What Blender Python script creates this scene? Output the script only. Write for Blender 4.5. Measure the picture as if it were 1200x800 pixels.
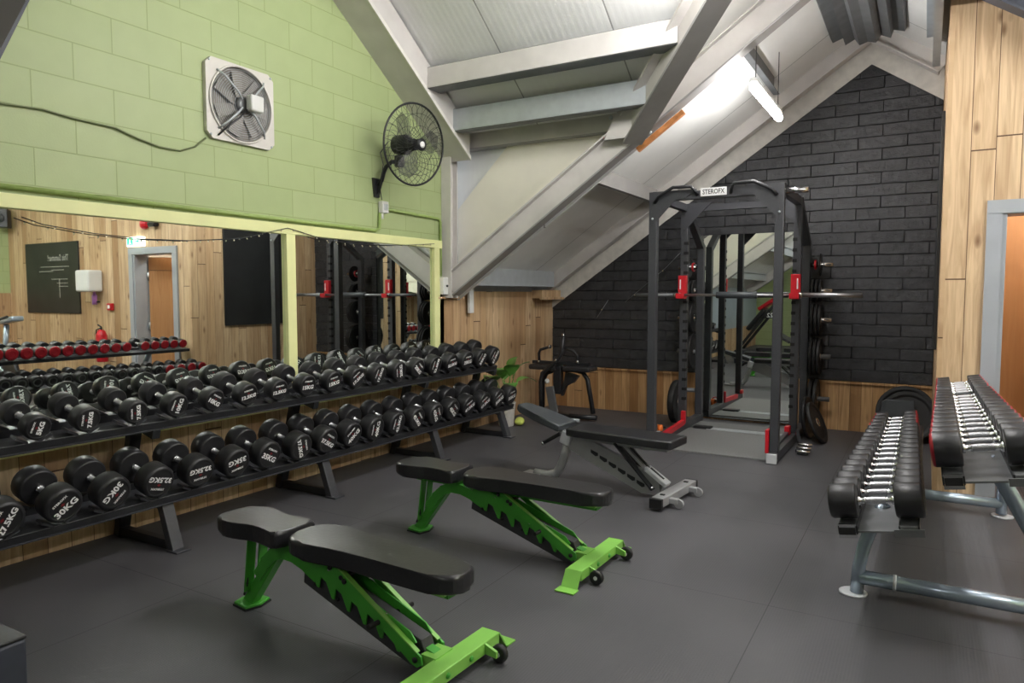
import bpy, bmesh, math, random
from mathutils import Vector, Matrix
random.seed(7)
PI=math.pi
sc=bpy.context.scene
for o in list(bpy.data.objects): bpy.data.objects.remove(o)
COL=sc.collection
# ------------------------------------------------------------------ camera / world / exposure
YAW,PITCH=0.5286,0.0666
cam_d=bpy.data.cameras.new('camera'); cam=bpy.data.objects.new('camera',cam_d); COL.objects.link(cam)
cam.location=(4.12,0,1.42); cam.rotation_euler=(PI/2-PITCH,0,YAW)
cam_d.sensor_width=36; cam_d.lens=24.9; cam_d.clip_start=.05
sc.camera=cam
sc.view_settings.view_transform='Standard'; sc.view_settings.look='None'
sc.view_settings.gamma=1; sc.view_settings.use_curve_mapping=False
sc.view_settings.exposure=1.02
w=bpy.data.worlds.new('world'); sc.world=w; w.use_nodes=True
w.node_tree.nodes['Background'].inputs[0].default_value=(.75,.83,1,1)
w.node_tree.nodes['Background'].inputs[1].default_value=.35
LAMP_E=92.0            # emission of the tube battens
# hanging battens: (x, y, z, length, along_axis, label)
BATTENS=[(2.9,6.38,3.03,1.15,'y','white tube batten light hanging by a wire in front of the black brick gable'),
         (3.0,4.1,3.5,1.6,'y','white tube batten light hung under the middle of the main roof'),
         (2.6,-1.6,2.8,1.2,'y','white tube batten light hung behind the camera near the green wall'),
         (5.3,4.3,3.1,1.25,'y','white tube batten light hung in front of the doorway'),
         (7.2,3.0,3.2,1.5,'y','unseen white tube batten added for light above the exercise bike'),  # out of view, added to raise the light in the room
         (5.2,6.5,2.42,0.9,'x','white tube batten added on the corridor ceiling to light the doorway')]  # added to brighten the corridor and the door seen through the frame

# ------------------------------------------------------------------ materials
def s2l(c):
    c=c/255.
    return c/12.92 if c<=.04045 else ((c+.055)/1.055)**2.4
def rgb(t): return (s2l(t[0]),s2l(t[1]),s2l(t[2]),1)
class NT:
    def __init__(s,name,rough=.5,metal=0.):
        s.m=bpy.data.materials.new(name); s.m.use_nodes=True; s.t=s.m.node_tree; s.b=s.t.nodes['Principled BSDF']
        s.b.inputs['Roughness'].default_value=rough; s.b.inputs['Metallic'].default_value=metal
        s.tc=s.n('ShaderNodeTexCoord')
    def n(s,k,**kw):
        x=s.t.nodes.new(k)
        for a,b in kw.items(): setattr(x,a,b)
        return x
    def l(s,a,b): s.t.links.new(a,b)
    def math(s,op,a,b=None):
        x=s.n('ShaderNodeMath',operation=op)
        for i,v in enumerate((a,b)):
            if v is None: continue
            if hasattr(v,'links'): s.l(v,x.inputs[i])
            else: x.inputs[i].default_value=v
        return x.outputs[0]
    def noise(s,scale,detail=3,vec=None):
        x=s.n('ShaderNodeTexNoise'); x.inputs['Scale'].default_value=scale; x.inputs['Detail'].default_value=detail
        s.l(vec if vec is not None else s.tc.outputs['Object'],x.inputs['Vector']); return x.outputs['Fac']
    def ramp(s,fac,stops):
        x=s.n('ShaderNodeValToRGB'); e=x.color_ramp.elements
        while len(e)<len(stops): e.new(.5)
        for i,(p,c) in enumerate(stops): e[i].position=p; e[i].color=c
        s.l(fac,x.inputs[0]); return x.outputs[0]
    def mix(s,fac,a,b,mode='MIX'):
        x=s.n('ShaderNodeMix',data_type='RGBA',blend_type=mode)
        for i,v in ((0,fac),(6,a),(7,b)):
            if hasattr(v,'links'): s.l(v,x.inputs[i])
            else: x.inputs[i].default_value=v
        return x.outputs[2]
    def bump(s,h,strength=.3,dist=.01):
        x=s.n('ShaderNodeBump'); x.inputs['Strength'].default_value=strength; x.inputs['Distance'].default_value=dist
        s.l(h,x.inputs['Height']); s.l(x.outputs[0],s.b.inputs['Normal'])
    def color(s,c):
        if hasattr(c,'links'): s.l(c,s.b.inputs['Base Color'])
        else: s.b.inputs['Base Color'].default_value=c
def P(name,c,rough=.5,metal=0.,ns=25,amt=.12,bump=0,emit=None,es=0):
    t=NT(name,rough,metal); f=t.noise(ns)
    a=rgb(c); lo=tuple(v*(1-amt) for v in a[:3])+(1,); hi=tuple(min(1,v*(1+amt)) for v in a[:3])+(1,)
    t.color(t.ramp(f,[(.3,lo),(.7,hi)]))
    if bump: t.bump(f,bump,.004)
    if emit:
        t.b.inputs['Emission Color'].default_value=rgb(emit); t.b.inputs['Emission Strength'].default_value=es
    return t.m
def plank_mat(name,axis,w=.125,dark=(146,108,72),mid=(192,158,118),light=(220,193,156),seed=0.):
    t=NT(name,.62); sp=t.n('ShaderNodeSeparateXYZ'); t.l(t.tc.outputs['Object'],sp.inputs[0])
    u=t.math('DIVIDE',sp.outputs[axis],w); idx=t.math('FLOOR',u); fr=t.math('FRACT',u)
    wn=t.n('ShaderNodeTexWhiteNoise',noise_dimensions='1D'); t.l(t.math('ADD',idx,seed),wn.inputs['W']); r=wn.outputs['Value']
    zz=t.math('DIVIDE',t.math('ADD',sp.outputs[2],t.math('MULTIPLY',r,5.)),2.6); zi=t.math('FLOOR',zz); zf=t.math('FRACT',zz)
    wn2=t.n('ShaderNodeTexWhiteNoise',noise_dimensions='2D'); cb=t.n('ShaderNodeCombineXYZ'); t.l(idx,cb.inputs[0]); t.l(zi,cb.inputs[1]); t.l(cb.outputs[0],wn2.inputs['Vector']); r2=wn2.outputs['Value']
    cv=t.n('ShaderNodeCombineXYZ'); t.l(t.math('MULTIPLY',sp.outputs[axis],26.),cv.inputs[0]); t.l(t.math('MULTIPLY',sp.outputs[2],1.6),cv.inputs[1]); t.l(t.math('MULTIPLY',r2,40.),cv.inputs[2])
    g=t.n('ShaderNodeTexNoise'); g.inputs['Scale'].default_value=1.; g.inputs['Detail'].default_value=5; g.inputs['Distortion'].default_value=1.2; t.l(cv.outputs[0],g.inputs['Vector'])
    base=t.ramp(r2,[(0,rgb(mid)),(.5,rgb(light)),(1,rgb(tuple(int((a+b)/2) for a,b in zip(mid,dark))))])
    col=t.mix(t.ramp(g.outputs['Fac'],[(.36,(0,0,0,1)),(.66,(.55,.55,.55,1))]),base,rgb(dark))
    cv2=t.n('ShaderNodeCombineXYZ'); t.l(t.math('MULTIPLY',sp.outputs[axis],1/w),cv2.inputs[0]); t.l(t.math('MULTIPLY',sp.outputs[2],3.2),cv2.inputs[1]); t.l(t.math('MULTIPLY',r2,9.),cv2.inputs[2])
    v=t.n('ShaderNodeTexVoronoi'); v.inputs['Scale'].default_value=.9; t.l(cv2.outputs[0],v.inputs['Vector'])
    kn=t.ramp(v.outputs['Distance'],[(.0,(.9,.9,.9,1)),(.09,(.5,.5,.5,1)),(.17,(0,0,0,1))])
    col=t.mix(kn,col,rgb((104,66,36)))
    gr=t.math('MAXIMUM',t.math('LESS_THAN',fr,.03),t.math('LESS_THAN',zf,.0035))
    col=t.mix(gr,col,rgb((84,58,36)))
    t.color(col)
    t.bump(t.math('SUBTRACT',t.math('MULTIPLY',g.outputs['Fac'],.25),gr),.5,.006)
    return t.m
def brick_mat(name,axis,c1,c2,mort,bw,bh,ms,ox=0,oz=0,rough=.6,bump=.6,dist=.006,ns=7,namt=.25,wobble=.0):
    t=NT(name,rough); sp=t.n('ShaderNodeSeparateXYZ'); t.l(t.tc.outputs['Object'],sp.inputs[0])
    wob=t.math('MULTIPLY',t.math('SUBTRACT',t.noise(6,3),.5),wobble)
    cb=t.n('ShaderNodeCombineXYZ'); t.l(t.math('ADD',t.math('ADD',sp.outputs[axis],ox),wob),cb.inputs[0]); t.l(t.math('ADD',t.math('ADD',sp.outputs[2],oz),wob),cb.inputs[1])
    b=t.n('ShaderNodeTexBrick'); b.offset=.5; t.l(cb.outputs[0],b.inputs['Vector'])
    for k,v in (('Color1',rgb(c1)),('Color2',rgb(c2)),('Mortar',rgb(mort)),('Scale',1.),('Mortar Size',ms),('Mortar Smooth',.3),('Brick Width',bw),('Row Height',bh)): b.inputs[k].default_value=v
    f=t.noise(ns,5); f2=t.noise(90,3)
    col=t.mix(t.ramp(f,[(.35,(0,0,0,1)),(.7,(namt,namt,namt,1))]),b.outputs['Color'],tuple(v*.55 for v in rgb(c1)[:3])+(1,))
    t.color(col)
    h=t.math('ADD',t.math('MULTIPLY',b.outputs['Fac'],-1.),t.math('ADD',t.math('MULTIPLY',f2,.35),t.math('MULTIPLY',f,.5)))
    t.bump(h,bump,dist); return t.m
def rib_mat(name,axis,c,period,rough=.35,metal=0.,seam=1.0):
    t=NT(name,rough,metal); sp=t.n('ShaderNodeSeparateXYZ'); t.l(t.tc.outputs['Object'],sp.inputs[0])
    fr=t.math('FRACT',t.math('DIVIDE',sp.outputs[axis],period)); tri=t.math('ABSOLUTE',t.math('SUBTRACT',fr,.5))
    sm=t.math('LESS_THAN',t.math('FRACT',t.math('DIVIDE',sp.outputs[axis],seam)),.012)
    f=t.noise(3,3); a=rgb(c)
    col=t.mix(sm,t.ramp(f,[(.3,tuple(v*.92 for v in a[:3])+(1,)),(.7,a)]),tuple(v*.4 for v in a[:3])+(1,))
    t.color(col); t.bump(t.math('SUBTRACT',t.ramp(tri,[(.15,(0,0,0,1)),(.35,(1,1,1,1))]),sm),.2,.003); return t.m
def floor_mat():
    t=NT('rubber_mat_floor',.5); sp=t.n('ShaderNodeSeparateXYZ'); t.l(t.tc.outputs['Object'],sp.inputs[0])
    fx=t.math('FRACT',t.math('DIVIDE',t.math('ADD',sp.outputs[0],.12),1.22)); fy=t.math('FRACT',t.math('DIVIDE',t.math('ADD',sp.outputs[1],.35),1.22))
    seam=t.math('MAXIMUM',t.math('LESS_THAN',fx,.0035),t.math('LESS_THAN',fy,.0035))
    f=t.noise(1.3,5); f2=t.noise(160,2)
    col=t.mix(t.math('MULTIPLY',f2,.5),t.ramp(f,[(.3,rgb((68,68,71))),(.7,rgb((88,87,90)))]),rgb((66,66,69)))
    col=t.mix(seam,col,rgb((34,34,35))); t.color(col)
    ribs=t.math('MULTIPLY',t.math('ABSOLUTE',t.math('SUBTRACT',t.math('FRACT',t.math('DIVIDE',sp.outputs[0],.012)),.5)),.8)
    t.bump(t.math('SUBTRACT',t.math('ADD',ribs,t.math('MULTIPLY',f2,.3)),seam),.35,.003)
    t.l(t.ramp(f,[(.3,(.46,.46,.46,1)),(.7,(.6,.6,.6,1))]),t.b.inputs['Roughness'])
    return t.m
M={}
M['floor']=floor_mat()
M['planks_y']=plank_mat('wood_planks_left',1,.125)
M['planks_y2']=plank_mat('wood_planks_return',1,.125,seed=31)
M['planks_x']=plank_mat('wood_planks_back',0,.105,seed=11,dark=(128,88,48),mid=(176,134,86),light=(204,166,118))
M['planks_x2']=plank_mat('wood_planks_door_wall',0,.145,seed=57)
M['green']=brick_mat('green_painted_blocks',1,(170,184,134),(165,180,129),(146,161,108),.445,.203,.004,ox=-.015,oz=.035,rough=.5,bump=.35,dist=.004,namt=.10)
M['blackbrick']=brick_mat('black_painted_bricks',0,(56,57,60),(46,47,50),(26,26,28),.44,.118,.005,ox=.03,oz=.01,rough=.34,bump=1.,dist=.035,ns=5,namt=.5,wobble=.022)
M['blackbrick_y']=brick_mat('black_painted_bricks_side',1,(52,53,56),(44,45,48),(22,22,24),.44,.118,.006,rough=.33,bump=1.,dist=.012)
M['cream']=P('cream_white_board',(240,235,222),.55,ns=3,amt=.04)
M['steelwhite']=P('off_white_painted_steel',(206,202,198),.45,ns=5,amt=.07)
M['steelgrey']=P('grey_steel_and_flange_shade',(150,148,146),.45,ns=5,amt=.07)  # grey steel, also the shade painted on undersides of white beams
M['trimwhite']=P('white_painted_render',(222,219,212),.65,ns=12,amt=.1,bump=.3)
M['roof_x']=rib_mat('white_ribbed_roof_panel',0,(238,238,237),.055,rough=.4)
M['roof_y']=rib_mat('white_roof_panel_wing',1,(232,232,229),.33,rough=.4,seam=1.05)
M['galv']=P('galvanised_steel',(184,190,194),.42,.35,ns=12,amt=.06)
M['galvdark']=P('dull_galvanised_and_lip_shade',(112,114,116),.45,.4,ns=9,amt=.12)  # dull sheet metal, also the shadow strips on the main purlins
M['lime']=P('pale_lime_paint',(228,230,168),.5,ns=6,amt=.04)
M['conduit']=P('green_painted_conduit',(150,172,100),.5,amt=.08)
M['cablegreen']=P('dull_green_cable',(112,122,84),.6)
M['doorgrey']=P('grey_gloss_paint',(164,168,174),.35,ns=6,amt=.04)
M['doorwood']=plank_mat('orange_oak_veneer',0,3.7,dark=(164,112,66),mid=(188,138,88),light=(196,146,98),seed=3)
M['chalk']=P('black_chalkboard',(34,35,36),.45,ns=3,amt=.25)
M['chalkline']=P('white_chalk',(190,190,186),.9)
M['urethane']=P('black_urethane',(36,36,38),.42,ns=40,amt=.12,bump=.08)
M['urethane_face']=P('black_urethane_face',(27,27,29),.5,ns=40,amt=.1)
M['ring']=P('dark_grey_rubber_ring',(74,76,76),.45)
M['chrome']=P('chrome',(216,216,218),.16,1.,amt=.03)
M['knurl']=P('knurled_chrome',(186,186,190),.38,1.,ns=300,amt=.2,bump=.3)
M['white']=P('white_print',(232,232,232),.6,amt=.02)
M['redprint']=P('dark_red_print',(120,26,34),.6,amt=.05)
M['redface']=P('dark_red_plastic_face',(150,22,34),.35,amt=.08)
M['blacksteel']=P('black_powder_coated_steel',(36,37,40),.42,ns=60,amt=.12)
M['racksteel']=P('charcoal_powder_coated_steel',(60,61,65),.4,ns=60,amt=.1)
M['rubber']=P('black_rubber',(26,26,27),.55,ns=40,amt=.15)
M['silver']=P('silver_blue_painted_steel',(168,182,196),.25,.6,ns=9,amt=.06)
M['disc']=P('pale_grey_foot_disc',(196,199,202),.4,.1,amt=.04)
M['vinyl']=P('black_vinyl',(44,44,46),.3,ns=70,amt=.12,bump=.12)
M['vinylgrey']=P('grey_vinyl',(62,66,70),.42,ns=70,amt=.1,bump=.1)
M['green_metal_shade']=P('bench_green_shaded',(70,160,52),.35,ns=8,amt=.06)  # bench paint in its shaded tone
M['green_metal_lit']=P('bench_green_lit',(134,196,86),.38,ns=8,amt=.06)  # same bench paint in the tone of its lit upper faces
M['darkplate']=P('dark_grey_steel_plate',(66,66,68),.45,.3)
M['greyframe']=P('grey_bench_paint',(166,167,168),.36,.3,ns=9,amt=.06)
M['red']=P('bright_red_paint',(196,26,40),.35,amt=.06)
M['orange']=P('orange_plastic',(224,110,40),.4)
M['platemat']=P('lifting_mat_lamp_lightened',(112,112,112),.6,ns=60,amt=.12,bump=.2)  # lamp light on the mat is put into this paler grey
M['glassmirror']=P('silvered_mirror_glass',(235,240,236),.012,1.,amt=.0)
M['leaf']=P('green_leaf',(96,148,66),.4,ns=9,amt=.3)
M['pot']=P('white_pot',(196,192,186),.5)
M['limeball']=P('lime_yellow_fabric',(190,204,96),.7,bump=.3)
M['fangrey']=P('grey_fan_blade',(146,141,136),.45,amt=.08)
M['fanwhite']=P('white_fan_plate',(214,210,204),.4,ns=6,amt=.05)
M['fanback']=P('fan_shutter_grey',(136,130,124),.6)
M['smoky']=P('smoky_clear_plastic',(70,70,72),.3)
M['smoky'].node_tree.nodes['Principled BSDF'].inputs['Alpha'].default_value=.3
M['bluegrey']=P('blue_grey_cladding',(158,170,180),.4,ns=4,amt=.05)
M['void']=P('deep_black_slot',(10,10,11),.8)
t=NT('black_paint_on_brick',.3); f=t.noise(16,6); f2=t.noise(110,3)
t.color(t.ramp(f,[(.3,rgb((44,45,48))),(.7,rgb((60,61,64)))])); t.bump(t.math('ADD',f,t.math('MULTIPLY',f2,.4)),.9,.012); M['blackbrick1']=t.m
M['dark']=P('dark_void',(44,42,40),.7)
M['plasticwhite']=P('white_plastic',(220,220,218),.4,ns=3,amt=.02)
M['purple']=P('purple_plastic',(176,120,190),.4)
M['timber']=P('raw_orange_timber',(206,138,84),.7,ns=14,amt=.2)
M['signgreen']=P('exit_sign_green',(30,170,110),.4,emit=(40,200,130),es=1.2)
M['signwhite']=P('exit_sign_white',(235,245,240),.4,emit=(235,250,245),es=1.6)
M['signblue']=P('blue_sign',(60,130,180),.5)
M['tube_small']=P('lit_tube_dimmer',(255,255,255),.4,emit=(252,250,248),es=LAMP_E*.42)
M['tube']=P('lit_tube',(255,255,255),.4,emit=(252,250,248),es=LAMP_E)
M['bulb']=P('small_clear_bulb',(240,230,200),.2)
M['darkblue']=P('dark_blue_grey_panel',(52,56,66),.5,amt=.05)
M['duct']=P('dark_slate_paint',(64,68,78),.5,amt=.08)

# ------------------------------------------------------------------ mesh helpers
class MB:
    def __init__(s): s.bm=bmesh.new(); s.mats=[]
    def mi(s,m):
        if m not in s.mats: s.mats.append(m)
        return s.mats.index(m)
    def _fin(s,faces,m,smooth=False):
        i=s.mi(m)
        for f in faces: f.material_index=i; f.smooth=smooth
    def box(s,c,d,m,rot=None,bev=0,seg=2):
        mt=Matrix.Translation(c)@(rot.to_4x4() if rot else Matrix.Identity(4))@Matrix.Diagonal((d[0],d[1],d[2],1))
        r=bmesh.ops.create_cube(s.bm,size=1,matrix=mt); vs=r['verts']
        fs=list({f for v in vs for f in v.link_faces})
        s._fin(fs,m)
        if bev:
            es=list({e for v in vs for e in v.link_edges})
            q=bmesh.ops.bevel(s.bm,geom=es,offset=bev,segments=seg,profile=.5,affect='EDGES'); s._fin(q['faces'],m,True)
        return s
    def bar(s,a,b,w,h,m,up=(0,0,1),bev=0):
        a=Vector(a);b=Vector(b);d=b-a;L=d.length;x=d/L;u=Vector(up)
        if abs(x.dot(u))>.98: u=Vector((0,1,0))
        y=u.cross(x).normalized(); z=x.cross(y)
        return s.box((a+b)/2,(L,w,h),m,Matrix((x,y,z)).transposed(),bev)
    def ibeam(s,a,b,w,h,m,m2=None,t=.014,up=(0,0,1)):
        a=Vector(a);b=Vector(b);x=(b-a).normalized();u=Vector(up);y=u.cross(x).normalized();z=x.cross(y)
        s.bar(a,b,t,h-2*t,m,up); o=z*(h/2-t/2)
        s.bar(a+o,b+o,w,t,m,up); s.bar(a-o,b-o,w,t,m2 or m,up); return s  # m2 darkens the bottom flange to stand for shade underneath
    def tube(s,pts,r,m,seg=12,closed=False,caps=True):
        pts=[Vector(p) for p in pts]; n=len(pts); rr=r if isinstance(r,(list,tuple)) else [r]*n
        rings=[]; prev=None
        for i in range(n):
            if closed: t=(pts[(i+1)%n]-pts[i-1]).normalized()
            else: t=(pts[min(i+1,n-1)]-pts[max(i-1,0)]).normalized()
            if prev is None:
                a=Vector((0,0,1)) if abs(t.z)<.9 else Vector((1,0,0)); u=a.cross(t).normalized()
            else:
                u=(prev-t*prev.dot(t)).normalized()
            prev=u; v=t.cross(u)
            rings.append([s.bm.verts.new(pts[i]+(u*math.cos(k*2*PI/seg)+v*math.sin(k*2*PI/seg))*rr[i]) for k in range(seg)])
        fs=[]
        for i in range(n if closed else n-1):
            A=rings[i];B=rings[(i+1)%n]
            for k in range(seg): fs.append(s.bm.faces.new((A[k],A[(k+1)%seg],B[(k+1)%seg],B[k])))
        s._fin(fs,m,True)
        if caps and not closed: s._fin([s.bm.faces.new(rings[0][::-1]),s.bm.faces.new(rings[-1])],m)
        return s
    def lathe(s,prof,m,mat=None,seg=24,smooth=True):
        """prof: (axial, radius) list, about local X; mat places it. m may be list per segment"""
        mat=mat or Matrix.Identity(4); rings=[]
        for a,r in prof:
            if r<1e-6: rings.append([s.bm.verts.new(mat@Vector((a,0,0)))])
            else: rings.append([s.bm.verts.new(mat@Vector((a,r*math.cos(k*2*PI/seg),r*math.sin(k*2*PI/seg)))) for k in range(seg)])
        for i in range(len(prof)-1):
            A,B=rings[i],rings[i+1]; mm=m[i] if isinstance(m,list) else m; fs=[]
            for k in range(seg):
                k2=(k+1)%seg
                if len(A)==1 and len(B)==1: continue
                if len(A)==1: fs.append(s.bm.faces.new((A[0],B[k],B[k2])))
                elif len(B)==1: fs.append(s.bm.faces.new((A[k],B[0],A[k2])))
                else: fs.append(s.bm.faces.new((A[k],B[k],B[k2],A[k2])))
            flat=abs(prof[i][0]-prof[i+1][0])<1e-5
            s._fin(fs,mm,smooth and not flat)
        return s
    def prism(s,pts,vec,m,bev=0,seg=2,smooth=True):
        """pts: 3D outline, vec: extrusion vector"""
        v=Vector(vec); A=[s.bm.verts.new(Vector(p)) for p in pts]; B=[s.bm.verts.new(Vector(p)+v) for p in pts]; n=len(pts)
        fs=[s.bm.faces.new(A[::-1]),s.bm.faces.new(B)]
        for k in range(n): fs.append(s.bm.faces.new((A[k],A[(k+1)%n],B[(k+1)%n],B[k])))
        s._fin(fs,m)
        if bev:
            es=[e for e in fs[0].edges]+[e for e in fs[1].edges]
            q=bmesh.ops.bevel(s.bm,geom=es,offset=bev,segments=seg,profile=.5,affect='EDGES'); s._fin(q['faces'],m,smooth)
        return s
    def add_mesh(s,me,mat,m):
        vs=[s.bm.verts.new(mat@v.co) for v in me.vertices]; fs=[]
        for p in me.polygons:
            try: fs.append(s.bm.faces.new([vs[i] for i in p.vertices]))
            except ValueError: pass
        s._fin(fs,m); return s
    def mesh(s,name):
        bmesh.ops.recalc_face_normals(s.bm,faces=s.bm.faces[:])
        me=bpy.data.meshes.new(name); s.bm.to_mesh(me); s.bm.free()
        for m in s.mats: me.materials.append(M[m])
        return me
    def obj(s,name,parent=None,loc=None,label=None):
        o=bpy.data.objects.new(name,s.mesh(name)); COL.objects.link(o)
        if parent: o.parent=parent
        if loc: o.location=loc
        if label: o['label']=label
        return o
def tag(o,label,cat,group=None,kind=None):
    if label: o['label']=label
    if cat: o['category']=cat
    if group: o['group']=group
    if kind: o['kind']=kind
    return o
def thing(name,label,cat,loc=(0,0,0),rotz=0,group=None):
    o=bpy.data.objects.new(name,None); o.empty_display_size=.1; COL.objects.link(o); o.location=loc; o.rotation_euler=(0,0,rotz)
    return tag(o,label,cat,group)
def struct(o,label=None): o['kind']='structure'; 
def S(mb,name,label=None):
    o=mb.obj(name); o['kind']='structure'
    if label: o['label']=label
    return o
def dup(root,loc=None,label=None,rot=None):
    r=root.copy(); COL.objects.link(r)
    if loc is not None: r.location=loc
    if rot is not None: r.rotation_euler=rot
    if label: r['label']=label
    for ch in list(root.children):
        c=ch.copy(); COL.objects.link(c); c.parent=r
        for g in ch.children:
            d=g.copy(); COL.objects.link(d); d.parent=c
    return r
_tx={}
def text_mesh(txt,size,sx=1.0,off=.0):
    k=(txt,size,sx,off)
    if k in _tx: return _tx[k]
    c=bpy.data.curves.new('t','FONT'); c.body=txt; c.size=size; c.align_x='CENTER'; c.align_y='CENTER'; c.offset=off; c.resolution_u=2
    o=bpy.data.objects.new('t',c); COL.objects.link(o); bpy.context.view_layer.update()
    me=bpy.data.meshes.new_from_object(o.evaluated_get(bpy.context.evaluated_depsgraph_get()))
    bpy.data.objects.remove(o); me.transform(Matrix.Diagonal((sx,1,1,1))); _tx[k]=me; return me
def fr(ex,ey,ez,loc):   # matrix from axes
    m=Matrix((ex,ey,ez)).transposed().to_4x4(); m.translation=Vector(loc); return m
def arc(cx,cz,r,a0,a1,n): return [(cx+r*math.cos(math.radians(a0+(a1-a0)*i/n)),cz+r*math.sin(math.radians(a0+(a1-a0)*i/n))) for i in range(n+1)]
ORD=['first','second','third','fourth','fifth','sixth','seventh','eighth','ninth','tenth','eleventh','twelfth','thirteenth','fourteenth','fifteenth','sixteenth','seventeenth','eighteenth','nineteenth','twentieth']

# ================================================================== THE SETTING
XR=8.85; YB=8.1; YD=5.9; XP=4.2; YN=-4.6; SL=.692
EAVE=1.33     # underside of the wing rafters at x=0
RX=3.57       # ridge of the wing
def wz(x): return EAVE+SL*min(x,2*RX-x)
def mz(y): return 2.66+SL*(5.8-y)     # underside of main rafters
S(MB().box((XR/2,(YN+YB)/2,-.05),(XR+.4,YB-YN+.4,.1),'floor'),'floor')
# left wall : lower wood lining, green block wall above
yr=3.48; zr=mz(yr)+.3; Y2=1.1
g=MB(); g.prism([(0,Y2,.58),(0,5.72,.58),(0,5.72,mz(5.72)+.3),(0,yr,zr),(0,Y2,mz(2*yr-Y2)+.3)],(-.15,0,0),'green'); g.prism([(0,YN,.58),(0,Y2,.58),(0,Y2,1.7),(0,YN,1.7)],(-.15,0,0),'bluegrey'); S(g,'wall_left','pale green painted blockwork gable wall')
g=MB(); g.box((-.07,(YN+YB)/2,.29),(.14,YB-YN,.58),'planks_y'); g.prism([(0,5.6,.58),(0,YB,.58),(0,YB,1.45),(0,5.6,1.45)],(-.14,0,0),'planks_y'); S(g,'wall_left_lower','vertical wooden planks lining the lower left wall')
S(MB().box((-.1,6.9,1.6),(.14,2.4,.3),'galv'),'wall_left_eave','galvanised eave strip above the planks')
# back gable wall
g=MB(); g.prism([(-.1,YB,.5),(XP+.1,YB,.5),(XP+.1,YB,wz(XP+.1)+.4),(RX,YB,wz(RX)+.4),(-.1,YB,1.7)],(0,.15,0),'blackbrick'); 
rb=random.Random(11)
z=.52; row=0
while z<3.75:
    x=-.22*(row%2)-.05
    while x<XP:
        wd=.44; xa=max(x,.002); xb=min(x+wd,XP-.002); xm=(xa+xb)/2
        if xb-xa>.05 and z<1.3+.69*min(xa,2*RX-xa,xb,2*RX-xb)+.45:
            dj=rb.uniform(-.004,.006); g.box((xm,YB-.004-dj,z+.059),(xb-xa-rb.uniform(.001,.006),.035,.118-rb.uniform(.001,.006)),'blackbrick1',Matrix.Rotation(rb.uniform(-.006,.006),3,'Z')@Matrix.Rotation(rb.uniform(-.035,.035),3,'X')@Matrix.Rotation(rb.uniform(-.004,.004),3,'Y'),.005,2)
        x+=wd
    z+=.118; row+=1
S(g,'wall_back','black painted brick gable wall')
g=MB(); g.box((XP/2,YB+.05,.25),(XP+.2,.14,.50),'planks_x'); S(g,'wall_back_lower','wooden plank wainscot under the black bricks')
S(MB().box((XP/2,YB-.025,.505),(XP,.045,.022),'planks_x'),'trim_back','wooden cap rail on the wainscot')
# white rendered verge against the gable
for k,(xa,xb) in enumerate(((0,RX),(RX,XP+.02))):
    za=1.25+.69*min(xa,2*RX-xa); zb=1.25+.69*min(xb,2*RX-xb)
    g=MB(); g.prism([(xa,YB-.03,za),(xb,YB-.03,zb),(xb,YB-.03,zb+.62),(xa,YB-.03,za+.62)],(0,.06,0),'trimwhite')
    S(g,'trim_gable' if k==0 else 'trim_gable_right','white painted verge along the top of the black brick gable')
# gable I-rafter standing off the wall
def rafter(name,y,xa,xb,off=0.,h=.22,w=.12,mat='steelwhite',m2=None,label=None):
    a=Vector((xa,y,wz(xa)+h/2+off)); b=Vector((xb,y,wz(xb)+h/2+off)); n=Vector((0,0,1))
    g=MB(); g.ibeam(a,b,w,h*.86,mat,m2); return S(g,name,label)
rafter('trim_gable_rafter',7.86,0.02,RX,.08,label='painted steel rafter beside the black gable, left slope')
rafter('trim_gable_rafter_right',7.86,RX,XP,.08,label='painted steel rafter beside the black gable, right slope')
# portal frame at the junction
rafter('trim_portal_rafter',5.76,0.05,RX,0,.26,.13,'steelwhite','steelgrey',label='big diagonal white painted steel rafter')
rafter('trim_portal_rafter_right',5.62,RX,5.3,.1,.26,.13,'duct',label='dark steel rafter descending above the doorway')
S(MB().ibeam((.06,5.74,1.385),(.06,5.74,2.95),.11,.12,'steelwhite',up=(0,1,0)),'trim_column','white steel column at the end of the green wall')
# bolts on the joint
g=MB()
for x,z in ((1.86,2.96),(1.78,2.9),(2.1,2.84),(2.12,2.74)): g.lathe([(0,.0),(0,.018),(.012,.018),(.018,.0)],'galv',fr(Vector((0,-1,0)),Vector((1,0,0)),Vector((0,0,-1)),(x,5.66,z)),8)
S(g,'trim_joint_bolts','bolt heads on the steel joint')
# valley beam
va=Vector((1.93,5.70,2.78)); vb=Vector((1.93+1.95,5.70-1.95,2.78+SL*1.95))
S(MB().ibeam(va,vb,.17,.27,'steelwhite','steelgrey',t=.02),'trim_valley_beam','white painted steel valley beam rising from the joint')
S(MB().prism([(1.72,5.665,2.72),(2.1,5.665,2.72),(2.2,5.665,3.0),(1.9,5.665,3.06)],(0,-.012,0),'steelwhite'),'trim_joint_plate','white steel plate at the beam joint')
S(MB().bar((1.97,5.79,2.635),(2.36,5.79,2.905),.04,.04,'timber'),'trim_timber_strip','strip of bare orange timber beside the beam')
# wing ceiling: left slope split by the valley
def wc(x): return wz(x)+.26
pts=[(0,5.86),(1.93,5.86),(RX,5.86-(RX-1.93)),(RX,YB),(0,YB)]
g=MB(); g.prism([(x,y,wc(x)) for x,y in pts],(0,0,.05),'roof_y'); S(g,'ceiling_wing_left','white roof panels of the side wing')
pts=[(RX,5.86-(RX-1.93)),(6.8,5.86-(RX-1.93)+3.23-.0),(6.8,YB),(RX,YB)]
g=MB(); g.prism([(x,y,wc(x)) for x,y in pts],(0,0,.05),'roof_y'); S(g,'ceiling_wing_right','white roof panels right of the ridge')
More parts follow.
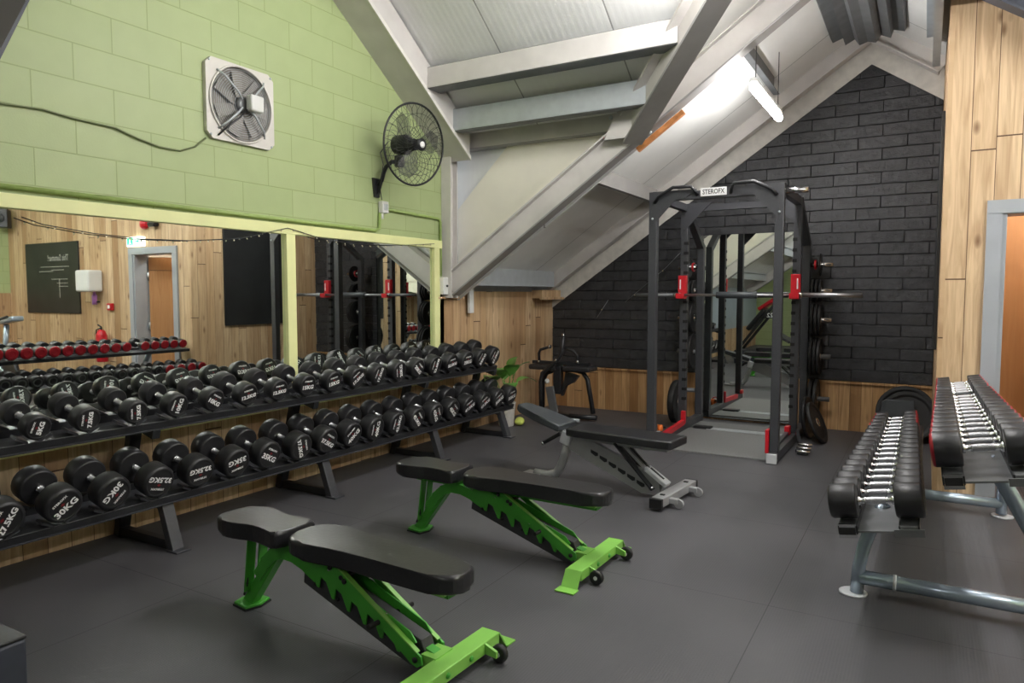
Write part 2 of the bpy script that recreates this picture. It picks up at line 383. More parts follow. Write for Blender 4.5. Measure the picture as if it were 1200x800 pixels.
# wing purlins
def zpur(name,a,b,h=.17,w=.055,mat='galv',label=None):
    a=Vector(a);b=Vector(b); g=MB(); g.bar(a,b,.006,h,mat); x=(b-a).normalized(); y=Vector((0,0,1)).cross(x).normalized()
    g.bar(a+Vector((0,0,h/2))+y*w/2,b+Vector((0,0,h/2))+y*w/2,w,.006,mat); g.bar(a-Vector((0,0,h/2))-y*w/2,b-Vector((0,0,h/2))-y*w/2,w,.006,mat)
    return S(g,name,label)
zpur('trim_purlin_low',(.16,5.85,wc(.16)-.10),(.16,7.8,wc(.16)-.10),.18,mat='galv')
zpur('trim_purlin_mid',(1.46,5.85,wc(1.46)-.09),(1.46,7.8,wc(1.46)-.09),.16,mat='steelgrey')
zpur('trim_purlin_high',(2.78,5.85,wc(2.78)-.09),(2.78,7.3,wc(2.78)-.09),.17,mat='galvdark')
zpur('trim_purlin_right',(4.1,4.9,wc(4.1)-.14),(4.1,7.4,wc(4.1)-.14),.26,mat='galv')
g=MB()
rs=[(3.24,3.86),(3.27,3.80),(3.36,3.83),(3.38,3.76),(3.46,3.80),(3.50,3.74),(3.57,3.76),(3.64,3.74),(3.68,3.80),(3.76,3.76),(3.78,3.83),(3.87,3.80),(3.90,3.86)]
g.prism([(x,5.2,z) for x,z in rs]+[(x,5.2,z+.02) for x,z in reversed(rs)],(0,2.3,0),'galvdark')
S(g,'trim_ridge_sheet','folded dull galvanised sheet under the ridge')
# main roof, near slope of the ridge and far slope
def mc(y): return mz(y)+.3
# far slope: from ridge (y=yr) down to y=5.85, cut by valley on the wing side
vy=lambda x:5.86-(x-1.93)
g=MB(); g.prism([(-.1,yr,mc(yr)),(-.1,5.86,mc(5.86)),(1.93,5.86,mc(5.86)),(RX,vy(RX),mc(vy(RX))),(2*RX-1.93,5.86,mc(5.86)),(XR+.1,5.86,mc(5.86)),(XR+.1,yr,mc(yr))],(0,0,.05),'roof_x')
S(g,'ceiling_main','white ribbed roof panels of the main room')
vy2=lambda x:1.1+(min(x,2*RX-x)-1.93)
g=MB(); g.prism([(-.1,yr,mc(yr)),(XR+.1,yr,mc(yr)),(XR+.1,Y2,mc(2*yr-Y2)),(2*RX-1.93,Y2,mc(2*yr-Y2)),(RX,vy2(RX),mc(2*yr-vy2(RX))),(1.93,Y2,mc(2*yr-Y2)),(-.1,Y2,mc(2*yr-Y2))],(0,0,.05),'roof_x')
S(g,'ceiling_main_near','white ribbed roof panels behind the camera side of the ridge')
for nm,P_ in (('ceiling_rear_wing_left',[(0,Y2),(1.93,Y2),(RX,vy2(RX)),(RX,YN),(0,YN)]),('ceiling_rear_wing_right',[(RX,vy2(RX)),(2*RX-1.93,Y2),(2*RX,Y2),(2*RX,YN),(RX,YN)])):
    g=MB(); g.prism([(x,y,wc(x)) for x,y in P_],(0,0,.05),'roof_y'); S(g,nm,'white roof panels of the rear wing')
S(MB().box(((2*RX+XR)/2,(YN+Y2)/2,1.75),(XR-2*RX+.1,Y2-YN,.05),'cream'),'ceiling_rear_side')
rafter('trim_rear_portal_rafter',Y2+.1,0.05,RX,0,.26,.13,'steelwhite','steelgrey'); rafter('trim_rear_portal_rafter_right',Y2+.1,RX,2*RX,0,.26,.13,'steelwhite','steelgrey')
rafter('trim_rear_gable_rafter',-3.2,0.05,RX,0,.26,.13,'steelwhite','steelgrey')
S(MB().prism([(.02,Y2,1.36),(2.1,Y2,2.8),(2.1,Y2,3.1),(.02,Y2,3.1)],(0,-.03,0),'cream'),'wall_infill_rear','cream cladding above the rear rafter')
S(MB().prism([(2*RX-2.1,Y2,2.8),(2*RX,Y2,1.36),(XR,Y2,1.7),(XR,Y2,3.1),(2*RX-2.1,Y2,3.1)],(0,-.03,0),'cream'),'wall_infill_rear_right')
for k_,xx in enumerate((.5,1.3,2.2)): zpur('trim_rear_purlin',(xx,Y2,wc(xx)-.09),(xx,-3.2,wc(xx)-.09),.16,mat='galv')
# flat flange of the raking beam along the green wall
S(MB().prism([(.0,yr,mz(yr)),(.0,5.74,mz(5.74)),(.30,5.74,mz(5.74)),(.30,yr,mz(yr))],(0,0,.28),'steelwhite'),'trim_raking_beam','wide grey white steel beam along the slope of the green wall')
S(MB().prism([(.30,yr,mz(yr)-.004),(.30,5.74,mz(5.74)-.004),(.315,5.74,mz(5.74)-.004),(.315,yr,mz(yr)-.004)],(0,0,.04),'trimwhite'),'trim_raking_edge','white sealant line on the beam edge')
# main purlins (run along x)
def xpur(name,y,z,xb,h,w,mat,mtop,label=None,xa=.3):
    g=MB(); g.box(((xa+xb)/2,y,z),(xb-xa,.012,h),mat); g.box(((xa+xb)/2,y+w/2,z-h/2),(xb-xa,w,.012),mtop); g.box(((xa+xb)/2,y+w/2,z+h/2),(xb-xa,w,.012),mtop)  # flanges take a darker material for the shadow strips along the lips
    return S(g,name,label)
xpur('trim_main_purlin_upper',5.08,3.30,2.52,.17,.16,'steelwhite','galvdark')
xpur('trim_main_purlin_middle',5.47,3.02,2.2,.19,.10,'galv','galvdark')
xpur('trim_main_purlin_top',4.2,3.92,3.2,.17,.16,'steelwhite','galvdark')
xpur('trim_eave_beam',5.80,2.90,2.0,.15,.14,'steelwhite','steelgrey',xa=.1)
# infill cladding under the eave and the cream board
S(MB().prism([(.02,5.93,1.36),(.02,5.93,3.1),(2.1,5.93,3.1),(2.1,5.93,2.8)],(0,.03,0),'roof_x'),'wall_infill','white corrugated cladding above the big rafter')
S(MB().prism([(.06,5.885,1.55),(.06,5.885,2.26),(.66,5.885,2.85),(1.75,5.885,2.86)],(0,.03,0),'cream'),'wall_infill_board','plain cream board in front of the corrugated cladding')
# return wall and door wall
PT=.03
g=MB(); g.prism([(XP,YD,0),(XP,YB,0),(XP,YB,wc(XP)+.1),(XP,YD,wc(XP)+.1)],(PT,0,0),'planks_y2'); S(g,'wall_return','wooden plank return wall beside the black gable')
DX0,DX1,DZ=4.55,5.44,1.98
g=MB(); g.box(((XP+PT+DX0)/2,YD+.06,2.1),(DX0-XP-PT,.12,4.2),'planks_x2'); g.box(((DX1+XR)/2,YD+.06,2.1),(XR-DX1,.12,4.2),'planks_x2'); g.box(((DX0+DX1)/2,YD+.06,(DZ+4.2)/2),(DX1-DX0,.12,4.2-DZ),'planks_x2')
S(g,'wall_door','vertical wooden planks around the doorway')
S(MB().prism([(XR,YN,0),(XR,YD,0),(XR,YD,3.2),(XR,yr,4.7),(XR,Y2,3.2),(XR,YN,3.2)],(.15,0,0),'green'),'wall_right','green wall on the far right')
S(MB().box((XR-.01,(YN+YD)/2,.72),(.04,YD-YN,1.44),'planks_y2'),'wall_right_lower')
S(MB().box((XR/2,YN-.07,3.0),(XR+.4,.14,6.2),'green'),'wall_rear')
S(MB().box((6.6,YB+.1,1.6),(4.6,.12,3.4),'cream'),'wall_corridor_back')
S(MB().box((6.6,7.1,2.6),(4.5,2.3,.06),'cream'),'ceiling_corridor')
S(MB().box((6.5,7.1,1.3),(.08,2.2,2.6),'cream'),'wall_corridor_side')
# door frame, door
g=MB()
for x in (DX0-.045,DX1+.045): g.box((x,YD-.01,(DZ-.012)/2),(.09,.03,DZ-.012),'doorgrey')
g.box(((DX0+DX1)/2,YD-.01,DZ+.035),(DX1-DX0+.18,.03,.09),'doorgrey')
for x in (DX0+.012,DX1-.012): g.box((x,YD+.1,DZ/2),(.03,.22,DZ),'doorgrey')
g.box(((DX0+DX1)/2,YD+.1,DZ-.0),(DX1-DX0,.22,.03),'doorgrey')
df=S(g,'door_1','grey painted door frame with an open orange wooden door')
a=math.radians(50); hx,hy=DX1-.03,YD+.2
g=MB(); g.box((-.42,0,0),(.84,.044,1.93),'doorwood'); dl=g.obj('door_leaf',df,(hx,hy,.975)); dl.rotation_euler=(0,0,-a); dl['label']='orange oak veneer door leaf standing open'
g=MB(); g.box((-.78,.05,0),(.02,.05,.18),'chrome'); g.tube([(-.78,-.025,.0),(-.78,-.07,.0),(-.66,-.07,.0)],.01,'chrome',8); h=g.obj('door_handle',dl)
g=MB()
for z in (-.7,0,.7): g.tube([(0.01,-.03,z-.05),(0.01,-.03,z+.05)],.012,'galv',8)
g.obj('hinge',dl)
# fire sign on far corridor door
S(MB().box((4.95,7.2,1.05),(1.25,.05,2.1),'doorwood'),'door_2','orange oak veneer door across the corridor')
g=MB(); g.lathe([(0,0),(0,.045),(.004,.045),(.004,0)],'signblue',fr(Vector((0,-1,0)),Vector((1,0,0)),Vector((0,0,-1)),(5.18,7.17,1.48)),20); S(g,'trim_door_disc')

# mirrors
mr=thing('wall_mirror','long wall mirror in a pale lime frame on the green wall above the dumbbell rack','mirror',(0,0,0))
g=MB(); g.box((.006,(1.0+3.70)/2,1.245),(.008,2.70,1.25),'glassmirror'); g.obj('mirror_pane',mr)
g=MB(); g.box((.006,(3.78+5.50)/2,1.245),(.008,1.72,1.25),'glassmirror'); g.obj('mirror_pane',mr)
g=MB(); g.box((.02,3.28,1.90),(.045,4.72,.075),'lime',bev=.003); g.box((.02,3.28,.60),(.045,4.72,.06),'lime',bev=.003)
for y,ww in ((.95,.07),(3.74,.085),(5.56,.085)): g.box((.02,y,1.245),(.04,ww,1.24),'lime',bev=.003)
g.obj('mirror_frame',mr)
bm_=thing('gym_mirror','tall mirror on the black brick wall behind the power rack','mirror',(0,0,0))
g=MB(); g.box((2.39,YB-.06,1.055),(1.03,.012,2.05),'glassmirror'); g.obj('mirror_pane',bm_)
g=MB(); g.box((2.39,YB-.035,1.055),(1.05,.035,2.07),'blacksteel'); g.obj('mirror_backing',bm_)
# conduit
c=thing('painted_conduit','green painted cable conduit running above the lime mirror frame','conduit')
g=MB(); g.tube([(.02,Y2,1.975),(.02,4.69,1.965),(.02,4.75,1.985),(.02,4.76,2.12)],.014,'conduit',8); g.obj('pipe_run',c)
g=MB(); g.tube([(.02,4.84,2.16),(.02,5.60,2.15),(.02,5.64,2.12),(.02,5.64,1.60)],.014,'conduit',8); g.obj('pipe_run',c)
b=thing('switch_box','small grey switch box below the black wall fan','switch',(0,4.79,2.17))
MB().box((.035,0,0),(.05,.08,.1),'plasticwhite',bev=.006).obj('box_body',b); MB().box((.064,0,.0),(.008,.04,.05),'galv').obj('switch_button',b); MB().tube([(.035,-.02,-.05),(.035,-.02,-.1)],.012,'plasticwhite',8).obj('cable_gland',b)
b=thing('junction_box','white junction box at the end of the mirror beside the steel column','junction box',(0,5.66,1.5))
MB().box((.04,0,0),(.08,.11,.17),'plasticwhite',bev=.008).obj('box_body',b); MB().lathe([(0,0),(0,.012),(.01,.01),(.012,0)],'blacksteel',Matrix.Translation((.08,0,0)),10).obj('indicator',b)
g=MB(); g.box((.05,6.12,1.36),(.035,.075,.27),'plasticwhite',bev=.006); tag(g.obj('wall_vent_strip'),'narrow pale plastic strip on the planks beneath the big rafter','strip')
g=MB(); g.box((.07,7.78,1.42),(.14,.5,.1),'planks_y',bev=.004); g.box((.15,7.78,1.37),(.03,.6,.03),'planks_y'); S(g,'trim_wood_block','boxed timber block in the corner under the gable rafter')
S(MB().box((.02,5.75,1.385),(.05,.35,.02),'planks_y'),'trim_plank_cap')
# air brick vent
g=MB()
for i in range(3):
    for j in range(6): g.box((3.50+.055*i+.0,YB-.008,3.47+.032*j),(.03,.012,.013),'ring')
tag(g.obj('air_vent'),'small louvred air vent painted black at the gable peak','vent')

# ================================================================== LIGHTS
for x,y,z,L,ax,lab in BATTENS:
    t=thing('batten_light',lab,'ceiling light',(x,y,z),0,'tube batten lights hung from the roof')
    if ax=='x': t.rotation_euler=(0,0,PI/2)
    g=MB(); g.box((0,0,.055),(.05,L,.03),'plasticwhite',bev=.005); g.obj('housing',t)
    g=MB(); g.tube([(0,-L/2+.02,0),(0,L/2-.02,0)],.034,'tube_small' if L<1.3 else 'tube',12); g.obj('light_tube',t)
    g=MB()
    for s_ in (-.42,.42):
        yy=s_*L; zz=(2.57-z if ax=='x' else wc(x)-z if (y>5 or y<1) else mc(max(y+yy,2*yr-y-yy))-z)
        g.tube([(0,yy,.05),(0,yy,zz)],.004,'blacksteel',6)
    g.obj('hanging_wire',t)

# ================================================================== FANS
f=thing('extractor_fan','square white extractor fan with grey blades set high in the green wall','fan',(0,3.335,2.71))
g=MB(); n=36; R=.25
out=[]
# plate with round hole : ring of quads from square to circle
bm=g.bm; ci=[];co=[]
for k in range(n):
    a=2*PI*k/n; cy,cz=math.cos(a),math.sin(a); q=.277/max(abs(cy),abs(cz))
    co.append(bm.verts.new((.03,cy*q,cz*q*.95))); ci.append(bm.verts.new((.03,cy*R,cz*R)))
fs=[bm.faces.new((co[k],co[(k+1)%n],ci[(k+1)%n],ci[k])) for k in range(n)]; g._fin(fs,'fanwhite')
bk=[bm.verts.new((.0,v.co.y,v.co.z)) for v in co]; g._fin([bm.faces.new((co[k],bk[k],bk[(k+1)%n],co[(k+1)%n])) for k in range(n)],'fanwhite')
ib=[bm.verts.new((.001,v.co.y,v.co.z)) for v in ci]; g._fin([bm.faces.new((ci[k],ci[(k+1)%n],ib[(k+1)%n],ib[k])) for k in range(n)],'fanwhite',True)
g.tube([(.035,R*1.01*math.cos(2*PI*k/n),R*1.01*math.sin(2*PI*k/n)) for k in range(n)],.008,'fanwhite',6,closed=True)
for sy in (-1,1):
    for sz in (-1,1): g.lathe([(0,0),(0,.008),(.005,.008),(.006,0)],'galv',Matrix.Translation((.031,sy*.25,sz*.24)),8)
g.obj('mounting_plate',f)
MB().lathe([(0.004,0),(.004,R)],'fanback',None,36).obj('shutter',f)
for k in range(7):
    a=2*PI*k/7; rr=Matrix.Rotation(a,4,'X'); g=MB(); g.prism([rr@Vector(p) for p in ((.012,.05,-.03),(.022,.21,-.06),(.028,.225,.03),(.026,.05,.035))],(.003,0,0),'fangrey'); g.obj('fan_blade',f)
MB().lathe([(.01,0),(.01,.055),(.05,.055),(.06,.03),(.06,0)],'galvdark',None,20).obj('hub',f)
g=MB()
for k in range(4):
    a=PI/4+k*PI/2; c_,s_=math.cos(a),math.sin(a); g.tube([(.03,c_*.27,s_*.27),(.065,c_*.22,s_*.22),(.085,c_*.1,s_*.1),(.075,c_*.04,s_*.04)],.0075,'galv',6)
for rr in (.07,.085,.1,.115,.13,.145,.16,.175,.19,.205,.22,.235): g.tube([(.055-.1*rr,rr*math.cos(2*PI*k/28),rr*math.sin(2*PI*k/28)) for k in range(28)],.0016,'galv',5,closed=True)
g.obj('guard',f)
MB().box((.10,.055,.01),(.06,.11,.11),'plasticwhite',bev=.012).obj('terminal_box',f)
MB().tube([(.08,.02,-.02),(.09,-.06,-.1),(.07,-.15,-.18),(.04,-.2,-.24)],.006,'blacksteel',6).obj('motor_cable',f)
g=MB(); g.tube([(.012,1.2,2.42),(.012,1.87,2.39),(.012,2.06,2.405),(.012,2.22,2.39),(.012,2.46,2.385),(.012,2.59,2.35),(.012,2.73,2.325),(.012,2.87,2.325),(.012,2.98,2.37),(.012,3.06,2.44)],.006,'cablegreen',6)
tag(g.obj('fan_cable'),'thin cable sagging along the green wall to the extractor fan','cable')

f=thing('wall_fan','round black caged fan on a curved arm fixed to the green wall','fan',(0,4.73,2.37))
O=Vector((.40,.03,.29)); tilt=Matrix.Rotation(math.radians(-9),4,'Z')@Matrix.Rotation(math.radians(7),4,'Y')
T=Matrix.Translation(O)@tilt; R=.33
g=MB()
g.tube([T@Vector((.0,R*math.cos(2*PI*k/48),R*math.sin(2*PI*k/48))) for k in range(48)],.009,'blacksteel',8,closed=True)
def cage(sgn,depth,nn,tw):
    for k in range(nn):
        a=2*PI*k/nn; pts=[]
        for i in range(8):
            u=i/7; r=.045+(R-.045)*u; b=a+tw*(1-u)*.5*math.sin(u*PI)*1.2; pts.append(T@Vector((sgn*depth*math.sqrt(max(0,1-u**2.2)),r*math.cos(b),r*math.sin(b))))
        g.tube(pts,.0019,'blacksteel',4,caps=False)
    for rr in (.45,.75): g.tube([T@Vector((sgn*depth*math.sqrt(1-rr**2.2),R*rr*math.cos(2*PI*k/32),R*rr*math.sin(2*PI*k/32))) for k in range(32)],.0019,'blacksteel',4,closed=True)
cage(1,.085,30,.9); cage(-1,.07,30,-.9)
g.obj('cage',f)
MB().lathe([(.08,0),(.08,.05),(.092,.05),(.095,0)],'blacksteel',T,20).obj('cage_cap',f)
MB().lathe([(.096,0),(.096,.026),(.099,.026),(.1,0)],'white',T,20).obj('badge',f)
for k in range(3):
    rr=T@Matrix.Rotation(2*PI*k/3+.4,4,'X'); g=MB(); g.prism([rr@Vector(p) for p in ((-.02,.04,-.03),(-.03,.18,-.12),(-.02,.26,-.1),(.005,.28,.0),(.015,.2,.07),(.01,.05,.03))],(.003,0,0),'smoky'); g.obj('fan_blade',f)
MB().lathe([(-.24,0),(-.24,.05),(-.21,.08),(-.1,.085),(-.07,.06),(-.02,.05),(.03,.045),(.03,0)],'blacksteel',T,20).obj('motor',f)
MB().box(O+Vector((-.16,0,-.12)),(.07,.06,.1),'blacksteel',bev=.01).obj('pivot',f)
MB().tube([(.03,0,-.02),(.07,.0,.02),(.09,.0,.08),(.12,.0,.13),(.18,0,.165),(.24,.02,.165)],.018,'blacksteel',10).obj('curved_arm',f)
g=MB(); g.prism([(0,-.05,.04),(0,.05,.04),(0,.03,-.12),(0,-.03,-.12)],(.02,0,0),'blacksteel'); g.prism([(.02,-.008,.03),(.08,-.008,.02),(.05,-.008,-.06),(.02,-.008,-.1)],(0,.016,0),'blacksteel'); g.obj('wall_bracket',f)
MB().tube([(.17,-.03,.33),(.10,-.05,.24),(.14,-.06,.14),(.05,.0,-.05),(.04,.03,-.14)],.004,'blacksteel',6).obj('power_cable',f)

# ================================================================== LEFT DUMBBELL RACK
TH=math.radians(14.5); ct,st=math.cos(TH),math.sin(TH)
rk=thing('dumbbell_rack','long black two-tier dumbbell rack standing along the left wall','rack',(0,0,0))
def tier(xf,zf,L,y0,y1,ys,name):
    """rails carry heads whose bottoms lie on a plane tilted TH; xf,zf = underside point of the front head face"""
    fx=Vector((ct,0,-st)); up=Vector((st,0,ct))
    P0=Vector((xf,0,zf))
    for k,(d,hh) in enumerate(((.06,.05),(L-.055,.05))):
        c=P0-fx*d-up*.034; g=MB()
        rot=Matrix((fx,Vector((0,1,0)),up)).transposed()
        g.box(c+Vector((0,(y0+y1)/2,0)),(.055,y1-y0,.042),'blacksteel',rot,.004)
        for y in ys:
            for s_ in (-1,1):
                r2=rot@Matrix.Rotation(s_*math.radians(28),3,'X'); g.box(c+Vector((0,y+s_*.052,0))+up*.036,(.055,.06,.012),'racksteel',r2)
        g.obj('saddle_rail',rk)
    c2=P0-fx*(L/2)-up*.058; g=MB(); g.box(c2+Vector((0,(y0+y1)/2,0)),(L-.05,y1-y0,.006),'racksteel',Matrix((fx,Vector((0,1,0)),up)).transposed())
    g.obj('shelf',rk)
U_Y=[1.752,1.985,2.241,2.483,2.726,2.969,3.216,3.463,3.71,3.955,4.198,4.445,4.69,4.93,5.178,5.424,5.668,5.90]
L_Y=[1.545,1.80,2.045,2.29,2.54,2.79,3.035,3.30,3.54,3.786,4.035,4.285,4.54,4.795,5.045,5.30,5.56,5.815,6.06]
tier(.46,.712,.30,1.05,6.04,U_Y,'upper'); tier(.56,.308,.34,1.05,6.2,L_Y,'lower')
for y in (1.18,2.385,3.59,4.88,6.0):
    MB().bar((.565,y,.0),(.47,y,.27),.05,.07,'racksteel',(0,1,0),.004).obj('front_leg',rk)
    MB().bar((.045,y,.0),(.23,y,.72),.05,.07,'blacksteel',(0,1,0),.004).obj('rear_post',rk)
    MB().bar((.06,y,.03),(.56,y,.03),.05,.05,'blacksteel',(0,0,1),.004).obj('base_bar',rk)
    MB().box((.585,y,.006),(.10,.09,.012),'racksteel',bev=.003).obj('foot_plate',rk)
    MB().bar((.14,y,.33),(.49,y,.235),.045,.05,'blacksteel').obj('bracket',rk); MB().bar((.20,y,.70),(.42,y,.635),.045,.05,'blacksteel').obj('bracket',rk)
_hm={}
def head_mesh(r,t,x0,txt,side,face='urethane_face',red=False,ringf=False,tsize=None):
    """cylinder head along X from x0 outward; side=+1/-1"""
    k=(round(r,4),round(t,4),round(x0,4),txt,side,face,ringf)
    if k in _hm: return _hm[k]
    g=MB(); c=r*.16
    prof=[(x0,0),(x0,r*.30),(x0,r-c*.5),(x0+c*.5,r),(x0+t-c,r),(x0+t-c*.3,r-c*.35),(x0+t,r-c),(x0+t,r*.80),(x0+t-.003,r*.77),(x0+t-.003,0)]
    cf=face if face!='urethane_face' else 'urethane'; ms=['urethane','urethane','urethane','urethane',cf,cf,cf,face,face]
    if ringf:
        prof=prof[:-2]+[(x0+t-.002,r*.66),(x0+t+.002,r*.62),(x0+t+.002,r*.50),(x0+t-.002,r*.46),(x0+t-.002,0)]
        rf='ring' if face=='urethane_face' else face
        ms=ms[:7]+[face,rf,rf,rf,face]
    if side<0: prof=[(-a,b) for a,b in prof]
    g.lathe(prof,ms,None,26)
    xs=(x0+t-.0022)
    ex,ez=(Vector((0,1,0)),Vector((1,0,0))) if side>0 else (Vector((0,-1,0)),Vector((-1,0,0)))
    def put(s,size,dv,m,sx=1.15,off=.0):
        g.add_mesh(text_mesh(s,size,sx,off),fr(ex,Vector((0,0,1)),ez,Vector((side*xs,0,dv))),m)
    if txt:
        if ringf:
            put(txt,tsize or r*.5,0,'white',1.,.002); 
        else:
            n=len(txt); sz=r*.50*(1 if n<=4 else .86)
            put(txt,sz,-r*.18,'white',1.15,.0016); put('STEROFX',r*.17,r*.40,'white',1.25,.0006)
            q=fr(ex,Vector((0,0,1)),ez,Vector((side*xs,0,r*.15))); g.prism([q@Vector(p) for p in ((-r*.13,0,0),(0,-r*.09,0),(r*.13,0,0),(0,r*.09,0))],ez*.0008,'redprint')
    me=g.mesh('head'); _hm[k]=me; return me
_hd={}
def handle_mesh(half,r,fancy=False):
    k=(round(half,4),r,fancy)
    if k in _hd: return _hd[k]
    g=MB()
    if fancy: prof=[(-half,0),(-half,r*1.35),(-half+.014,r*1.35),(-half+.018,r*.85),(-half*.5,r*.98),(0,r*1.12),(half*.5,r*.98),(half-.018,r*.85),(half-.014,r*1.35),(half,r*1.35),(half,0)]; ms=['chrome','chrome','chrome','chrome','knurl','knurl','chrome','chrome','chrome','chrome']
    else: prof=[(-half,0),(-half,r*1.3),(-half+.016,r*1.3),(-half+.018,r),(half-.018,r),(half-.016,r*1.3),(half,r*1.3),(half,0)]; ms=['chrome','chrome','chrome','knurl','chrome','chrome','chrome']
    g.lathe(prof,ms,None,14); me=g.mesh('handle'); _hd[k]=me; return me
def dumbbell(label,group,center,roll,tiltang,r,t,L,txt,face='urethane_face',ringf=False,fancy=False,name='dumbbell',tsize=None):
    root=thing(name,label,'dumbbell',center,0,group); root.rotation_euler=(roll,tiltang,0)
    x0=L/2-t
    for s_ in (1,-1):
        o=bpy.data.objects.new('head',head_mesh(r,t,x0,txt,s_,face,ringf=ringf,tsize=tsize)); COL.objects.link(o); o.parent=root
        if face=='redface': o['label']='black head with a dark red end face'
    o=bpy.data.objects.new('handle',handle_mesh(x0+.004,.0155 if not fancy else .0145,fancy)); COL.objects.link(o); o.parent=root; o['label']='chrome handle'
    return root
def kg(v): return ('%g'%v)+'KG'
UW=[5,7.5,7.5,10,10,12.5,12.5,15,15,17.5,17.5,20,20,22.5,22.5,25,25,27.5]
LW=[27.5,30,30,32.5,32.5,35,35,37.5,37.5,40,40,42.5,42.5,45,45,47.5,47.5,50,50]
UR=[75,88,98,75,-30,10,5,0,10,38,75,110,-38,80,10,5,60,65]
LR=[65,42,230,165,183,190,-28,290,-30,45,90,85,-45,-58,-40,25,30,30,12]
def pairlabel(W,i,where,first,last):
    return 'black dumbbell marked %s, %s, %s'%(kg(W[i]),where,'nearest the camera' if i==0 else 'last at the far end' if i==len(W)-1 else ORD[i]+' from the near end')
def place_row(W,YS,RL,xf,zf,L,t,rf,where,group,f,l):
    for i,(wv,y,ro) in enumerate(zip(W,YS,RL)):
        r=rf(wv); fx=Vector((ct,0,-st)); up=Vector((st,0,ct))
        c=Vector((xf,y,zf))-fx*(L(wv)/2)+up*(r*1.04+.006)
        dumbbell(pairlabel(W,i,where,f,l),group,c,math.radians(ro),TH,r,t(wv),L(wv),kg(wv))
place_row(UW,U_Y,UR,.46,.712,lambda w_:.26+.0022*w_,lambda w_:.066+.0012*w_,lambda w_:.056+.00128*w_,'upper tier of long black rack','round black dumbbells on the upper tier of the long rack','nearest','farthest')
place_row(LW,L_Y,LR,.56,.308,lambda w_:.31+.0008*w_,lambda w_:.098+.0006*(w_-27),lambda w_:.089+.00025*(w_-27),'lower tier of long black rack','round black dumbbells on the lower tier of the long rack','nearest','farthest')

# ================================================================== SMALL DUMBBELL RACK (right)
rk2=thing('chrome_dumbbell_rack','silver tube two-tier rack of small dumbbells in front of the doorway','rack',(0,0,0))
T2=math.radians(9); c2,s2=math.cos(T2),math.sin(T2)
fx2=Vector((-c2,0,-s2)); up2=Vector((-s2,0,c2))
def tier2(xc,zc,y0,y1):
    rot=Matrix((-fx2,Vector((0,1,0)),up2)).transposed()
    P0=Vector((xc,0,zc))
    for d in (-.115,.115):
        g=MB(); g.box(P0-fx2*d*1.0+Vector((0,(y0+y1)/2,0))-up2*.02,(.07,y1-y0,.03),'galvdark',rot,.003)
        for s_ in (-1,1): g.box(P0-fx2*(d+s_*.035)+Vector((0,(y0+y1)/2,0))-up2*.022,(.006,y1-y0,.035),'blacksteel',rot)
        g.obj('saddle_rail',rk2)
    MB().box(P0+Vector((0,(y0+y1)/2,0))-up2*.03,(.17,y1-y0,.008),'galvdark',rot).obj('tray_plate',rk2)
    g=MB(); p=P0+fx2*.115+Vector((0,y0-.012,0)); g.box(p-up2*.0,(.062,.012,.014),'chrome',rot); g.box(p-up2*.045,(.07,.012,.014),'chrome',rot); g.box(p-up2*.022,(.06,.01,.035),'rubber',rot); g.obj('end_bracket',rk2)
    g=MB(); p=P0-fx2*.115+Vector((0,y0-.012,0)); g.box(p-up2*.03,(.11,.012,.03),'galvdark',rot); g.obj('end_bracket',rk2)
tier2(3.975,.46,3.27,5.85); tier2(4.345,.74,3.19,5.85)
for y in (3.66,5.42):
    MB().tube([(3.88,y,.01),(3.885,y,.12),(3.905,y,.24),(3.94,y,.35),(3.985,y,.45)],.030,'silver',14).obj('front_leg',rk2)
    pts=[(4.70,y,.05),(4.685,y,.12),(4.60,y,.30),(4.52,y,.45),(4.44,y,.60),(4.37,y,.71)] if y<4 else [(4.58,y,.02),(4.58,y,.2),(4.56,y,.36),(4.5,y,.54),(4.38,y,.71)]
    MB().tube(pts,.032,'silver',14).obj('rear_leg',rk2)
    MB().tube([(3.89,y,.085),(4.67 if y<4 else 4.58,y,.085)],.034,'silver',14).obj('base_tube',rk2)
    MB().tube([(4.03,y,.085),(4.045,y,.085)],.037,'disc',14).obj('tube_collar',rk2)
    for x in (3.865,4.70 if y<4 else 4.585):
        MB().lathe([(0,0),(0,.062),(.008,.062),(.010,.055),(.010,0)],'disc',fr(Vector((0,0,1)),Vector((1,0,0)),Vector((0,1,0)),(x,y,0)),24).obj('foot_disc',rk2)
def row2(ys,xc,zc,where,group,txts,faces,rfun,lfun,fancy,place):
    n=len(ys)
    for i,y in enumerate(ys):   # i=0 is farthest (by the door wall)
        r=rfun(i/(n-1)); L=lfun(i/(n-1))
        c=Vector((xc,y,zc))+up2*(r+.008)
        lab='%s small dumbbell, %s tier of silver rack, %s from the doorway end'%('red-faced' if faces[i]=='redface' else 'dark ring-faced',place,ORD[i])
        dumbbell(lab,group,c,0,-T2,r,L*.30,L,txts[i],faces[i],ringf=True,fancy=True)
yu=[5.77-.128*i-.0006*i*(i+1)-(.10 if i>4 else 0) for i in range(18)]
tw=['1','1','2','2','3','3','4','4','5','5','6','6','7','7','8','8','9','10']
row2(yu,4.345,.74,'upper','red-faced dumbbells on the upper tier of the silver rack',tw,['redface']*18,lambda u:.054+.004*u+.014*u*u,lambda u:.262+.095*u,True,'upper')
yl=[5.77-.151*i for i in range(17)]
row2(yl,3.975,.46,'lower','small dumbbells on the lower tier of the silver rack',['9','9','10','10']+[None]*13,['redface']*4+['urethane_face']*13,lambda u:.056+.004*u+.014*u*u,lambda u:.268+.095*u,True,'lower')

